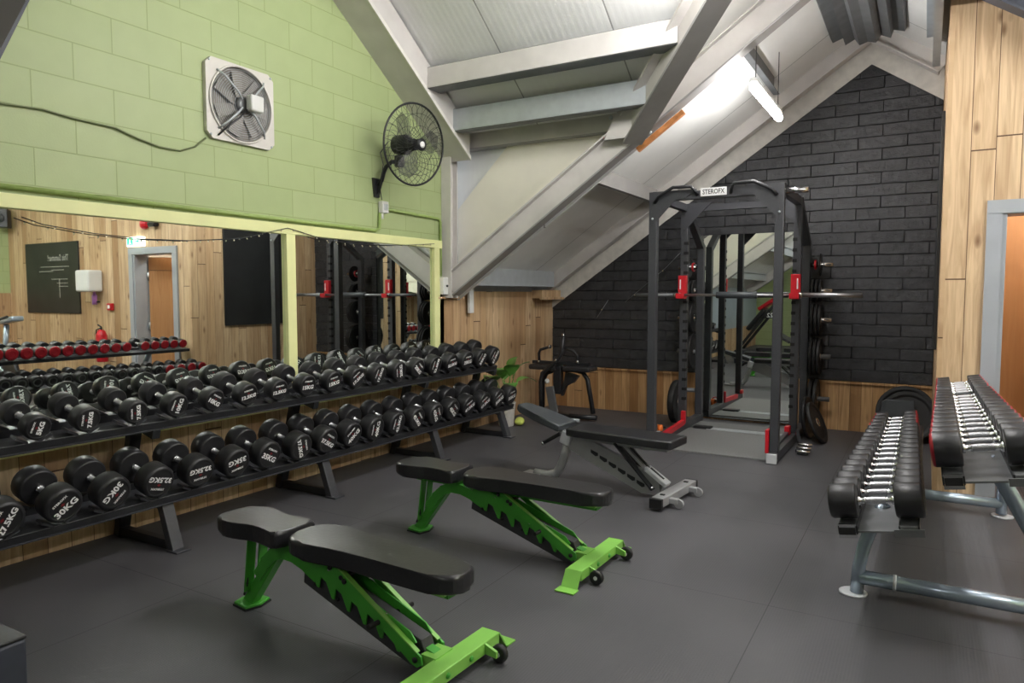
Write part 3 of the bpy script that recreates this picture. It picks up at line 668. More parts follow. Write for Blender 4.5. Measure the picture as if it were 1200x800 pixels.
# ================================================================== BENCHES
def pad_outline(pts): return [(x,y) for x,y in pts]+[(x,-y) for x,y in reversed(pts)]
def smooth_outline(pts,n=1):
    for _ in range(n):
        q=[]
        for i in range(len(pts)):
            a=pts[i];b=pts[(i+1)%len(pts)]; q.append((a[0]*.75+b[0]*.25,a[1]*.75+b[1]*.25)); q.append((a[0]*.25+b[0]*.75,a[1]*.25+b[1]*.75))
        pts=q
    return pts
SEAT=[(-.135,.065),(-.10,.105),(-.02,.122),(.05,.115),(.12,.092),(.20,.092),(.30,.112),(.315,.10)]
BACK=[(.365,.07),(.385,.105),(.44,.128),(.52,.125),(.66,.102),(.85,.098),(1.02,.098),(1.16,.094),(1.215,.072),(1.23,.04)]
def green_bench(loc,rz,label,seed):
    b=thing('weight_bench',label,'bench',loc,rz,'green framed adjustable benches')
    zt=.415
    g=MB(); g.prism([(x,y,zt-.068) for x,y in smooth_outline(pad_outline(SEAT),1)],(0,0,.073),'vinyl',.017,3); g.obj('seat_pad',b)
    g=MB(); g.prism([(x,y,zt-.068) for x,y in smooth_outline(pad_outline(BACK),1)],(0,0,.073),'vinyl',.017,3); g.obj('back_pad',b)
    g=MB(); g.bar((.0,0,zt-.08),(.30,0,zt-.08),.07,.035,'green_metal_shade'); g.bar((.42,0,zt-.083),(1.17,0,zt-.083),.065,.035,'green_metal_shade'); g.bar((.42,0,zt-.07),(.5,0,zt-.07),.16,.01,'green_metal_shade'); g.box((1.12,0,zt-.072),(.12,.14,.01),'green_metal_lit'); g.obj('pad_rail',b)
    # front leg
    g=MB(); g.prism([(-.055,-.055,0.006),(.04,-.065,.006),(.06,0,.006),(.04,.065,.006),(-.055,.055,.006),(-.07,0,.006)],(0,0,.014),'green_metal_shade',.004)
    g.bar((-.01,0,.012),(.20,0,.29),.055,.05,'green_metal_shade',(0,1,0),.004)
    for s_ in (-1,1): g.bar((.02,s_*.032,.08),(.055,s_*.032,.345),.008,.045,'green_metal_shade',(0,1,0))
    g.obj('front_leg',b)
    g=MB(); g.prism([(-.06,-.06,0),(.045,-.07,0),(.065,0,0),(.045,.07,0),(-.06,.06,0),(-.075,0,0)],(0,0,.008),'rubber'); g.obj('rubber_foot',b)
    # arch + spine
    g=MB()
    pts=[(.08,.155),(.13,.225),(.18,.275),(.24,.30),(.32,.30),(.40,.275),(.48,.235)]
    for a_,c_ in zip(pts[:-1],pts[1:]): g.bar((a_[0]-.004,0,a_[1]),(c_[0]+.004,0,c_[1]),.055,.062,'green_metal_shade',(0,1,0))
    g.obj('spine',b); MB().bar((.80,0,.14),(1.13,0,.055),.04,.04,'green_metal_shade').obj('lower_spine_tube',b)
    g=MB(); g.prism([(.40,-.03,.285),(.50,-.03,.285),(1.04,-.03,.125),(1.08,-.03,.03),(.98,-.03,.012),(.39,-.03,.20)],(0,.06,0),'darkplate',.003)
    for k in range(5):
        u=k/4; x=.47+.52*u; z=.215-.145*u; g.lathe([(0,0),(0,.008),(.006,.008),(.007,0)],'rubber',fr(Vector((0,-1,0)),Vector((1,0,0)),Vector((0,0,-1)),(x,-.034,z)),8)
    g.obj('spine_guard',b,label='dark grey guard plate along the spine')
    # saw-tooth ladder
    for s_ in (-1,1):
        out=[(.40,.29),(.42,.335),(.50,.335),(1.0,.155),(1.03,.12),(.99,.095)]
        for k in range(5,-1,-1):
            x=.46+.088*k; z=.262-.030*k; out+=[(x+.055,z-.004),(x+.045,z-.052),(x+.032,z-.05),(x,z+.012)]
        g=MB(); g.prism([(x,s_*.045-.003,z) for x,z in out],(0,.006,0),'green_metal_shade'); g.obj('notched_plate',b)
    # support arms
    for s_ in (-1,1):
        g=MB(); g.prism([(.56,s_*.066-.004,.345),(.61,s_*.066-.004,.345),(1.07,s_*.066-.004,.085),(1.075,s_*.066-.004,.055),(1.05,s_*.066-.004,.04),(1.02,s_*.066-.004,.05)],(0,.008,0),'green_metal_shade')
        g.bar((.63,s_*.060,.335),(1.05,s_*.060,.095),.02,.006,'green_metal_lit')
        for x,z in ((.60,.325),(.68,.285),(1.045,.07)): g.lathe([(0,0),(0,.011),(.006,.011),(.007,0)],'rubber',fr(Vector((0,s_,0)),Vector((1,0,0)),Vector((0,0,1)),(x,s_*.072,z)),10)
        g.obj('support_arm',b)
    g=MB()
    for x,z,h in ((.66,.295,.075),(.86,.165,.125),(1.045,.07,.07)): g.tube([(x,-h,z),(x,h,z)],.010,'rubber',8)
    g.bm.free(); g=None
    for x,z,h in ((.66,.295,.075),(.86,.165,.125),(1.045,.07,.07)): MB().tube([(x,-h,z),(x,h,z)],.010,'rubber',8).obj('cross_pin',b)
    for x,z in ((.56,.30),(.78,.19),(.88,.20)): MB().tube([(x,-.05,z),(x+.02,-.01,z-.05),(x+.05,.05,z-.07)],.004,'chrome',6).obj('spring',b,label='chrome spring')
    # rear base
    g=MB(); g.bar((1.155,-.26,.055),(1.155,.26,.055),.085,.05,'green_metal_lit',bev=.004)
    for s_ in (-1,1):
        g.prism([(1.112,s_*.26,.08),(1.198,s_*.26,.08),(1.198,s_*.31,.008),(1.112,s_*.31,.008)],(0,-s_*.004,-.004),'green_metal_lit')
        g.box((1.155,s_*.335,.005),(.10,.06,.006),'green_metal_lit')
    g.box((1.09,0,.06),(.07,.10,.05),'green_metal_lit')
    for y in (-.07,.07): g.lathe([(0,0),(0,.012),(.006,.01),(.008,0)],'green_metal_shade',Matrix.Translation((1.198,y,.055)),8)
    g.obj('rear_foot',b)
    for s_ in (-1,1):
        MB().prism([(1.195,s_*.165-.006,.035),(1.195,s_*.165-.006,.075),(1.25,s_*.165-.006,.055),(1.25,s_*.165-.006,.03)],(0,.012,0),'green_metal_lit').obj('wheel_bracket',b)
        w_=MB(); w_.lathe([(-.014,0),(-.014,.028),(-.010,.035),(.010,.035),(.014,.028),(.014,0)],'rubber',fr(Vector((0,1,0)),Vector((1,0,0)),Vector((0,0,-1)),(1.245,s_*.19,.037)),20)
        w_.lathe([(-.016,0),(-.016,.010),(.016,.010),(.016,0)],'plasticwhite',fr(Vector((0,1,0)),Vector((1,0,0)),Vector((0,0,-1)),(1.245,s_*.19,.037)),12)
        w_.obj('wheel',b)
    # ankle peg on the front leg
    MB().tube([(-.0,-.04,.06),(.03,-.045,.12),(.025,-.04,.18)],.006,'rubber',6).obj('cable_loop',b)
    return b
green_bench((1.49,2.135,0),-.05,'green framed bench with black pads, the one nearest the camera',1)
green_bench((1.53,3.345,0),-.02,'green framed bench with black pads, between the other green bench and the grey one',2)
# grey bench
b=thing('weight_bench','grey framed bench with its grey seat pad tilted up, farthest of the three benches','bench',(1.53,4.83,0),-.10)
zt=.435
r_=Matrix.Rotation(math.radians(15),4,'Y'); o_=Matrix.Translation((.27,0,zt-.02))
GS=[(-.44,.055),(-.40,.085),(-.24,.10),(-.15,.125),(.0,.13)]
g=MB(); g.prism([(o_@r_@Vector((x,y,-.02))) for x,y in pad_outline(GS)],(r_.to_3x3()@Vector((0,0,.055))),'vinylgrey',.012,3); g.obj('seat_pad',b)
GB=[(.34,.13),(.42,.145),(1.15,.145),(1.17,.13)]
g=MB(); g.prism([(x,y,zt-.06) for x,y in pad_outline(GB)],(0,0,.06),'vinyl',.012,3); g.obj('back_pad',b)
g=MB(); g.bar((.4,0,zt-.08),(1.1,0,zt-.08),.09,.035,'greyframe'); g.bar((-.0,0,.455),(.27,0,.38),.07,.03,'greyframe',(0,0,1)); g.obj('pad_rail',b)
g=MB(); g.tube([(-.02,0,.022),(.1,0,.022),(.17,0,.045),(.215,0,.10),(.25,0,.19),(.275,0,.29)],.034,'greyframe',12); g.box((-.03,0,.015),(.16,.11,.02),'greyframe',bev=.004); g.obj('front_leg',b)
g=MB(); g.box((.28,0,.335),(.09,.09,.10),'disc',Matrix.Rotation(.3,3,'Y'),.008); g.obj('pivot_block',b)
g=MB(); g.tube([(.22,-.03,.36),(.10,-.06,.285)],.015,'rubber',10); g.tube([(.10,-.06,.285),(.085,-.064,.277)],.017,'chrome',10); g.obj('pull_pin',b)
g=MB(); g.prism([(.28,-.02,.37),(.42,-.02,.37),(1.04,-.02,.13),(1.04,-.02,.02),(.90,-.02,.015),(.30,-.02,.25)],(0,.04,0),'greyframe',.003); g.obj('spine',b)
g=MB()
for k in range(6): x=.52+.075*k; z=.262-.034*k; g.prism([(x-.03,-.024,z+.014),(x+.03,-.024,z-.006),(x+.03,-.024,z-.026),(x+.01,-.024,z-.032),(x-.03,-.024,z-.008)],(0,.003,0),'blacksteel')
g.obj('adjustment_slot',b)
for s_ in (-1,1):
    MB().bar((.70,s_*.04,.355),(1.0,s_*.04,.06),.012,.055,'blacksteel',(0,1,0)).obj('support_arm',b)
g=MB(); g.bar((.76,0,.345),(1.04,0,.105),.07,.02,'greyframe'); g.bar((.80,0,.325),(.95,0,.19),.018,.024,'rubber'); g.bar((.93,0,.20),(1.09,0,.10),.085,.03,'disc',bev=.004); g.bar((.96,0,.20),(1.06,0,.135),.014,.012,'rubber'); g.obj('slide_channel',b)
g=MB(); g.tube([(.985,-.06,.07),(.985,.06,.07)],.013,'chrome',10); g.obj('cross_pins',b)
g=MB(); g.bar((1.14,-.29,.055),(1.14,.29,.055),.085,.06,'greyframe',bev=.006)
for s_ in (-1,1): g.box((1.14,s_*.20,.088),(.03,.02,.006),'rubber')
g.obj('rear_foot',b)
for s_ in (-1,1):
    MB().box((1.14,s_*.30,.05),(.09,.03,.07),'rubber',bev=.005).obj('end_cap',b)
    MB().box((1.205,s_*.17,.05),(.07,.045,.035),'greyframe',bev=.004).obj('wheel_bracket',b)
    MB().lathe([(-.012,0),(-.012,.03),(.012,.03),(.012,0)],'greyframe',fr(Vector((0,1,0)),Vector((1,0,0)),Vector((0,0,-1)),(1.245,s_*.17,.036)),18).obj('wheel',b)

# ================================================================== POWER RACK
pr=thing('power_rack','black power rack with a barbell across it in front of the black brick wall','rack',(0,0,0))
XL,XRR=1.955,3.045; YF,YM,YK=6.27,7.24,7.86; H=2.34
for x in (XL,XRR):
    s_=-1 if x==XL else 1
    MB().box((x,YF,.08+H/2-.04),(.072,.072,H-.08),'racksteel',bev=.004).obj('front_post',pr)
    g=MB(); g.box((x,YM,H/2),(.072,.072,H),'racksteel',bev=.004)
    for k in range(17):
        z=.34+.1*k; g.box((x-s_*.018,YM-.037,z),(.036,.006,.03),'void'); g.box((x-s_*.034,YM-.02,z),(.01,.04,.03),'void')
    g.obj('middle_post',pr)
    g=MB(); g.box((x,YK,.98),(.072,.072,1.96),'racksteel',bev=.004); g.bar((x,YM,H-.02),(x,YK-.0,1.93),.06,.07,'racksteel',(1,0,0)); g.obj('rear_post',pr)
    MB().bar((x,YF,H-.04),(x,YM,H-.04),.06,.07,'racksteel').obj('top_side_bar',pr)
    MB().bar((x,YF-.12,.045),(x,YK+.06,.045),.075,.075,'racksteel',bev=.004).obj('base_beam',pr)
    MB().box((x,YF-.125,.045),(.085,.025,.085),'disc',bev=.006).obj('end_cap',pr,label='pale grey plastic end cap')
    # gussets
    g=MB(); d=-s_
    g.prism([(x,YF-.04,H),(x+d*.40,YF-.04,H),(x+d*.30,YF-.04,H-.07),(x+d*.20,YF-.04,H-.09),(x,YF-.04,H-.30)],(0,.008,0),'racksteel'); g.lathe([(0,0),(0,.012),(.008,.01),(.009,0)],'galv',fr(Vector((0,-1,0)),Vector((1,0,0)),Vector((0,0,-1)),(x,YF-.045,H-.24)),8); g.obj('gusset',pr)
    g=MB(); g.prism([(x,YM-.04,H),(x+d*.28,YM-.04,H),(x+d*.20,YM-.04,H-.07),(x,YM-.04,H-.28)],(0,.008,0),'racksteel'); g.obj('gusset',pr)
    # J hooks
    g=MB(); g.box((x-s_*.0,YM-.055,1.50),(.085,.05,.22),'red',bev=.004); g.box((x,YM-.10,1.385),(.085,.10,.02),'red'); g.box((x,YM-.15,1.405),(.085,.012,.05),'red'); g.box((x+s_*.018,YM-.082,1.52),(.012,.004,.10),'white'); g.obj('j_hook',pr)
    # low safety
    xi=x+d*.03
    if x==XL: g=MB(); g.bar((xi,YF+.22,.07),(xi,YM-.05,.10),.035,.05,'red'); g.box((xi,YM-.06,.15),(.045,.045,.13),'red',bev=.006); g.obj('safety_arm',pr,label='red low safety arm')
    else: g=MB(); g.bar((xi,YF+.1,.07),(xi,YM-.05,.10),.035,.04,'racksteel'); g.box((xi,YM-.12,.12),(.045,.10,.09),'red',bev=.006); g.obj('safety_arm',pr,label='dark low safety arm with a red end')
    g=MB(); g.box((x+d*.055,YF+(.0 if x==XRR else .04),.17 if x==XRR else .11),(.03,.09,.2 if x==XRR else .05),'red',bev=.004); g.obj('red_bracket',pr)
MB().bar((XL,YF,H-.05),(XRR,YF,H-.05),.06,.07,'racksteel').obj('top_front_bar',pr)
MB().bar((XL,YM,H-.05),(XRR,YM,H-.05),.06,.06,'racksteel').obj('top_middle_bar',pr)
for d,x in ((1,XL),(-1,XRR)):
    MB().tube([(x+d*.02,YF-.05,H-.10),(x+d*.06,YF-.07,H-.05),(x+d*.20,YF-.09,H+.02),(x+d*.36,YF-.09,H+.015),(x+d*.39,YF-.07,H-.02),(x+d*.40,YF-.03,H-.05)],.015,'blacksteel',10).obj('pull_up_handle',pr)
g=MB(); g.box((2.50,YF-.042,H-.035),(.225,.008,.07),'white',bev=.002); g.add_mesh(text_mesh('STEROFX',.058,.78,.0008),fr(Vector((1,0,0)),Vector((0,0,1)),Vector((0,-1,0)),(2.50,YF-.0475,H-.035)),'rubber'); g.obj('name_plate',pr,label='white name plate reading STEROFX')
MB().tube([(XRR+.03,YF+.05,H-.06),(XRR+.21,YF+.05,H-.06)],.025,'chrome',12).obj('bar_holder',pr); 
PEG=[1.72,1.455,1.157,.782,.344]
for z in PEG:
    for s_,x in ((1,XRR),(-1,XL)): MB().tube([(x+s_*.03,YK,z),(x+s_*.25,YK,z)],.0245,'chrome' if z>1 else 'galvdark',12).obj('plate_peg',pr)
# weight plates
_pm={}
def plate_obj(loc,r,t,label,group,axis=(1,0,0),red=False,hub='chrome'):
    k=(r,t,red)
    ax=Vector(axis).normalized(); up=Vector((0,0,1)) if abs(ax.z)<.9 else Vector((0,1,0)); y=up.cross(ax).normalized(); z=ax.cross(y)
    root=bpy.data.objects.new('weight_plate',None); root.empty_display_size=.1; COL.objects.link(root); root.matrix_world=fr(ax,y,z,loc); tag(root,label,'weight plate',group)
    if k not in _pm:
        m='red' if red else 'rubber'; h=t/2; g=MB()
        g.lathe([(h*.6,.028),(h*.6,r*.30),(h*.4,r*.34),(h*.4,r*.78),(h*.9,r*.84),(h,r*.88),(h,r*.97),(h*.7,r),(-h*.7,r),(-h,r*.97),(-h,r*.88),(-h*.9,r*.84),(-h*.4,r*.78),(-h*.4,r*.34),(-h*.6,r*.30),(-h*.6,.028)],m,None,32)
        a=g.mesh('disc'); g=MB(); g.lathe([(h*.8,.026),(h*.8,.042),(-h*.8,.042),(-h*.8,.026),(h*.8,.026)],hub,None,20); _pm[k]=(a,g.mesh('hub'))
    for nm,me in zip(('disc','hub'),_pm[k]):
        o=bpy.data.objects.new(nm,me); COL.objects.link(o); o.parent=root
    return root
pn=['top','second','third','fourth','lowest']
sets={0:[(.065,.02,.035),(.11,.012,.115)],1:[(.05,.02,.12),(.085,.022,.115),(.12,.02,.11)],2:[(.055,.028,.17),(.09,.03,.165),(.125,.028,.16)],3:[(.055,.028,.20),(.09,.03,.195),(.125,.03,.19)],4:[(.06,.034,.21),(.105,.034,.205)]}
for s_,x,side in ((1,XRR,'right'),(-1,XL,'left')):
    for i,z in enumerate(PEG):
        for j,(dx,t,r) in enumerate(sets[i]):
            if i==0 and j==0: r=.05
            if s_<0 and i==4: continue
            plate_obj((x+s_*(dx+.02),YK,z),r,t,'black plate, %s peg on the %s side of the power rack, %s'%(pn[i],side,('innermost','middle one','outermost')[j] if len(sets[i])==3 else ('inner','outer')[j]),'weight plates stored on the power rack',red=(i==0 and j==0))
plate_obj((1.80,7.55,.25),.235,.07,'thick black bumper plate standing on the floor at the left side of the power rack','bumper plates',(1,-.02,0))
plate_obj((3.15,7.45,.21),.205,.035,'black plate leaning against the right of the power rack, the more upright one','weight plates leaning on the power rack',(1,-.1,.12))
plate_obj((3.25,7.30,.19),.205,.035,'black plate leaning against the right of the power rack, the one tipped furthest out','weight plates leaning on the power rack',(1,-.1,.42))
# barbell
bb=thing('barbell','steel barbell with a grey foam pad resting on the red hooks of the power rack','barbell',(0,7.13,1.412))
MB().tube([(1.95,0,0),(3.10,0,0)],.014,'knurl',12).obj('bar_shaft',bb)
MB().tube([(1.47,0,0),(1.89,0,0)],.018,'galvdark',12).obj('sleeve',bb); MB().tube([(3.11,0,0),(3.62,0,0)],.0225,'knurl',14).obj('sleeve',bb)
g=MB(); g.tube([(1.88,0,0),(1.96,0,0)],.025,'chrome',12); g.tube([(3.075,0,0),(3.115,0,0)],.028,'chrome',12); g.obj('collar',bb)
MB().tube([(2.31,0,0),(2.315,0,0),(2.70,0,0),(2.705,0,0)],[.025,.033,.033,.025],'vinylgrey',16).obj('foam_pad',bb)
# lifting mat, coloured paler than the floor for the lamp light on it
lm=thing('lifting_mat','rubber lifting mat inside the power rack, coloured pale as if lamp lit','mat',(0,0,0))
MB().box((2.50,6.78,.008),(1.01,1.10,.016),'platemat',bev=.003).obj('mat_panel',lm); MB().box((2.50,7.62,.008),(1.01,.34,.016),'platemat',bev=.003).obj('mat_panel',lm)
g=MB(); g.box((2.58,7.40,.013),(.80,.12,.01),'galv'); 
for i in range(20):
    for j in range(3): g.box((2.20+.04*i,7.365+.035*j,.0185),(.018,.006,.002),'galv',Matrix.Rotation(.7 if (i+j)%2 else -.7,3,'Z'))
g.obj('tread_strip',lm); MB().box((2.13,7.40,.02),(.18,.1,.03),'rubber').obj('black_block',lm)
# small things near the rack
t=thing('spring_collar','orange bar collar lying on the floor by the left front post of the power rack','collar',(1.80,6.99,0))
MB().lathe([(-.025,.02),(-.025,.042),(.025,.042),(.025,.02),(-.025,.02)],'orange',fr(Vector((.9,.4,0)).normalized(),Vector((-.4,.9,0)).normalized(),Vector((0,0,1)),(0,0,.042)),20).obj('ring_body',t); MB().box((.035,.0,.06),(.05,.02,.02),'rubber',bev=.004).obj('lever',t)
t=thing('short_bar','short silver bar with a red end lying beside the orange collar','bar',(1.79,6.74,.03))
MB().tube([(-.06,-.12,0),(.05,.12,0)],.018,'galv',12).obj('bar_tube',t); MB().tube([(-.07,-.14,0),(-.058,-.118,0)],.028,'red',14).obj('end_cap',t)
t=thing('foot_step','small stepped chrome foot plate on the floor right of the power rack','foot plate',(3.22,6.72,0))
for k in range(3): MB().tube([(-.06,-.08+.07*k,.03+.018*k),(.06,-.08+.07*k,.03+.018*k)],.014,'chrome',10).obj('rung',t)
MB().box((0,0,.018),(.09,.2,.024),'rubber',bev=.004).obj('step_base',t); MB().bar((-.04,.08,.03),(-.11,.32,.14),.03,.03,'blacksteel').obj('connecting_arm',t)
# ================================================================== CORNER PLATES
plate_obj((3.98,7.88,.262),.262,.06,'big black rubber bumper plate leaning on the wainscot in the back right corner','bumper plates',(.0,-1,.18))
plate_obj((4.00,7.74,.245),.245,.055,'thinner black plate leaning in front of the big plate in the corner','bumper plates',(.0,-1,.2))
g=MB(); g.prism([(3.76,7.62,0),(4.08,7.62,0),(4.05,7.66,.41),(3.82,7.66,.41),(3.78,7.65,.39)],(0,.03,.0),'vinylgrey',.004); tag(g.obj('folded_pad'),'dark grey board leaning on the plates behind the small dumbbells','board')

# ================================================================== AB / DIP MACHINE
m=thing('exercise_machine','small black dip machine with arm pads and curved handles in the far left corner','gym machine',(.56,7.25,0))
def X(p): return (p[0]-.56,p[1],p[2])
for x0,x1 in ((.17,.51),(.60,.94)):
    MB().box(((x0+x1)/2-.56,0,.585),(x1-x0,.24,.06),'vinyl',bev=.022,seg=4).obj('arm_pad',m)
MB().bar(X((.19,-.03,.638)),X((.90,-.03,.638)),.05,.035,'blacksteel').obj('cross_bar',m)
MB().tube([X((.28,-.05,.65)),X((.28,-.06,.74)),X((.31,-.08,.785)),X((.44,-.10,.825))],.016,'blacksteel',10).obj('grip_handle',m)
MB().tube([X((.77,-.05,.65)),X((.765,-.06,.74)),X((.73,-.08,.785)),X((.60,-.10,.83))],.016,'blacksteel',10).obj('grip_handle',m)
MB().tube([X((.33,-.1,.06)),X((.335,-.12,.42)),X((.36,-.13,.52)),X((.55,-.14,.67)),X((.61,-.14,.76)),X((.635,-.14,.96))],.022,'blacksteel',12).obj('front_lever',m)
g=MB()
for q in ((.28,-.05,.645),(.77,-.05,.66),(.55,-.155,.68),(.44,-.10,.825),(.60,-.10,.83),(.635,-.14,.965)): g.lathe([(-.012,0),(-.012,.022),(.012,.022),(.012,0)],'chrome',Matrix.Translation(X(q)),12)
g.obj('end_cap',m,label='shiny end caps')
MB().tube([X((.40,.02,.555)),X((.70,.02,.56)),X((.80,.02,.54)),X((.86,.02,.46)),X((.93,.02,.08))],.026,'blacksteel',12).obj('arch_frame',m)
MB().tube([X((.44,.1,.55)),X((.30,.1,.50)),X((.25,.1,.40)),X((.24,.1,.04))],.026,'blacksteel',12).obj('rear_frame',m)
g=MB(); g.box(X((.50,0,.44)),(.10,.08,.32),'blacksteel',bev=.01); g.prism([X((.60,-.02,.54)),X((.76,-.02,.50)),X((.70,-.02,.42)),X((.60,-.02,.38)),X((.56,-.02,.26)),X((.54,-.02,.26))],(0,.06,0),'vinyl',.006); g.obj('centre_post',m)
MB().box(X((.46,-.08,.22)),(.10,.03,.30),'galvdark',Matrix.Rotation(-.2,3,'Y'),.006).obj('counter_plate',m)
MB().lathe([(0,0),(0,.03),(.012,.028),(.015,0)],'plasticwhite',fr(Vector((0,-1,0)),Vector((1,0,0)),Vector((0,0,-1)),X((.41,-.1,.43))),14).obj('badge',m)
MB().tube([X((.28,-.22,.03)),X((.28,.25,.03))],.026,'blacksteel',12).obj('base_foot',m); MB().tube([X((.67,-.05,.045)),X((.99,-.02,.045))],.028,'blacksteel',12).obj('base_foot',m)
MB().tube([X((.62,-.22,.03)),X((.86,-.20,.03))],.02,'galv',12).obj('foot_bar',m); MB().bar(X((.28,.0,.035)),X((.9,.0,.035)),.05,.04,'blacksteel').obj('base_bar',m)

# ================================================================== PLANT, BALL
p=thing('potted_plant','leafy green plant in a white pot behind the end of the long dumbbell rack','plant',(.24,6.52,0))
MB().lathe([(0,0),(0,.075),(.01,.08),(.24,.10),(.26,.105),(.26,.092),(.22,.088),(.22,0)],'pot',fr(Vector((0,0,1)),Vector((1,0,0)),Vector((0,1,0)),(0,0,0)),24).obj('pot',p)
MB().lathe([(.22,.0),(.225,.088),(.235,.0)],'rubber',fr(Vector((0,0,1)),Vector((1,0,0)),Vector((0,1,0)),(0,0,0)),16).obj('soil',p)
rl=random.Random(5)
LEAVES=[((.05,-.25,.62),.26),((.12,.06,.60),.26),((.15,-.12,.66),.24),((.06,-.45,.60),.28),((.14,.16,.50),.2),((.10,-.1,.46),.2),((-.08,-.3,.5),.24),((.05,.1,.72),.22),((.15,-.3,.42),.2),((-.1,.1,.55),.22)]
for (tip,L) in LEAVES:
    L*=1.3
    tip=Vector(tip); base=Vector((rl.uniform(-.02,.02),rl.uniform(-.02,.02),.22)); mid=base.lerp(tip,.5)+Vector((0,0,.10))
    d=(tip-mid).normalized(); side=d.cross(Vector((0,0,1))).normalized(); nrm=side.cross(d)
    MB().tube([base,base.lerp(mid,.6)+Vector((0,0,.02)),mid],.005,'leaf',6).obj('stem',p)
    g=MB(); n=8; cen=[]; le=[]; ri=[]
    for i in range(n+1):
        u=i/n; c=mid+d*(L*u)+nrm*(.03*math.sin(u*PI))-Vector((0,0,.10*u*u)); wv=.085*math.sin(PI*u**.8)+.001
        cen.append(g.bm.verts.new(c)); le.append(g.bm.verts.new(c+side*wv+nrm*.012)); ri.append(g.bm.verts.new(c-side*wv+nrm*.012))
    fs=[]
    for i in range(n): fs+=[g.bm.faces.new((cen[i],cen[i+1],le[i+1],le[i])),g.bm.faces.new((ri[i],ri[i+1],cen[i+1],cen[i]))]
    g._fin(fs,'leaf',True); g.obj('leaf',p)
g=MB(); bmesh.ops.create_icosphere(g.bm,subdivisions=3,radius=.055,matrix=Matrix.Translation((.36,6.60,.048)))
for v in g.bm.verts: v.co.z=.048+(v.co.z-.048)*.85; v.co+=Vector((math.sin(v.co.y*90),math.cos(v.co.z*80),0))*.004
g._fin(g.bm.faces,'limeball',True); tag(g.obj('lime_ball'),'crumpled lime yellow ball on the floor beside the plant pot','ball')

# ================================================================== BOARDS AND DOOR-WALL THINGS
g=MB(); g.box((XP-.012,6.93,1.9),(.022,1.07,1.82),'chalk',bev=.002); tag(g.obj('blackboard'),'tall blank blackboard on the wooden return wall beside the black gable','blackboard')
cb_=thing('chalkboard','black chalkboard with white chalk writing on the wooden wall right of the doorway','blackboard',(7.54,YD,1.67))
MB().box((0,-.012,0),(1.5,.022,1.08),'chalk',bev=.002).obj('board_panel',cb_)
g=MB(); ex,ey,ez=Vector((1,0,0)),Vector((0,0,1)),Vector((0,-1,0))
g.add_mesh(text_mesh('This Summer!',.13,.8,.001),fr(ex,ey,ez,(-.2,-.025,.30)),'chalkline')
for x0,x1,z in ((-.5,.3,.17),(-.35,-.0,.12),(-.05,.35,.10),(-.45,.0,-.02),(-.45,-.15,-.08),(-.45,-.2,-.13)): g.bar((x0,-.024,z),(x1,-.024,z),.003,.007,'chalkline')
g.bar((-.22,-.024,-.02),(-.22,-.024,-.30),.003,.008,'chalkline',(1,0,0)); g.obj('chalk_writing',cb_)
t=thing('exit_sign','lit green and white exit sign above the doorway','sign',(5.31,YD,2.14))
MB().box((0,-.04,0),(.34,.06,.13),'signwhite',bev=.005).obj('sign_box',t)
g=MB(); g.box((.085,-.072,0),(.13,.004,.10),'signgreen'); g.prism([(-.13,-.072,0),(-.09,-.072,.03),(-.09,-.072,.01),(-.03,-.072,.01),(-.03,-.072,-.01),(-.09,-.072,-.01),(-.09,-.072,-.03)],(0,-.003,0),'signgreen')
g.lathe([(0,0),(0,.012),(.002,.012),(.002,0)],'signwhite',fr(Vector((0,-1,0)),Vector((1,0,0)),Vector((0,0,-1)),(.085,-.074,.032)),12); g.bar((.085,-.076,.02),(.075,-.076,-.01),.003,.014,'signwhite',(0,1,0)); g.bar((.075,-.076,-.01),(.10,-.076,-.04),.003,.008,'signwhite',(0,1,0)); g.bar((.075,-.076,-.01),(.05,-.076,-.04),.003,.008,'signwhite',(0,1,0)); g.obj('sign_symbol',t)
t=thing('fire_bell','red fire alarm sounder above the exit sign','alarm',(5.13,YD,2.37)); MB().lathe([(0,0),(0,.07),(.03,.07),(.06,.045),(.07,0)],'red',fr(Vector((0,-1,0)),Vector((1,0,0)),Vector((0,0,-1)),(0,-.01,0)),20).obj('bell_dome',t); MB().box((0,-.005,0),(.1,.01,.1),'red').obj('back_plate',t)
t=thing('spotlight','small black spotlight beside the red alarm above the doorway','light',(4.9,YD,2.36)); MB().box((0,-.05,0),(.14,.08,.06),'blacksteel',Matrix.Rotation(.3,3,'X'),.01).obj('lamp_body',t); MB().box((0,-.01,0),(.05,.03,.05),'blacksteel').obj('wall_mount',t)
t=thing('towel_dispenser','white paper dispenser on the wooden wall between doorway and chalkboard','dispenser',(6.35,YD,1.61)); MB().box((0,-.12,0),(.33,.22,.31),'plasticwhite',bev=.03,seg=4).obj('dispenser_body',t)
t=thing('spray_bottle','purple bottle held under the white dispenser','bottle',(6.33,YD-.06,1.37)); MB().lathe([(0,0),(0,.035),(.13,.035),(.16,.018),(.19,.018),(.19,0)],'purple',fr(Vector((0,0,1)),Vector((1,0,0)),Vector((0,1,0)),(0,0,-.10)),16).obj('bottle_body',t); MB().box((0,.03,-.06),(.08,.05,.02),'blacksteel').obj('bracket',t)
t=thing('call_point','small red fire call point beside the door frame','fire call point',(6.0,YD,1.24)); MB().box((0,-.025,0),(.1,.05,.1),'red',bev=.006).obj('call_box',t); MB().box((0,-.052,0),(.05,.004,.05),'white').obj('glass_panel',t)
t=thing('fire_extinguisher','red fire extinguisher hung on the wooden wall near the doorway','fire extinguisher',(6.12,YD-.1,.45))
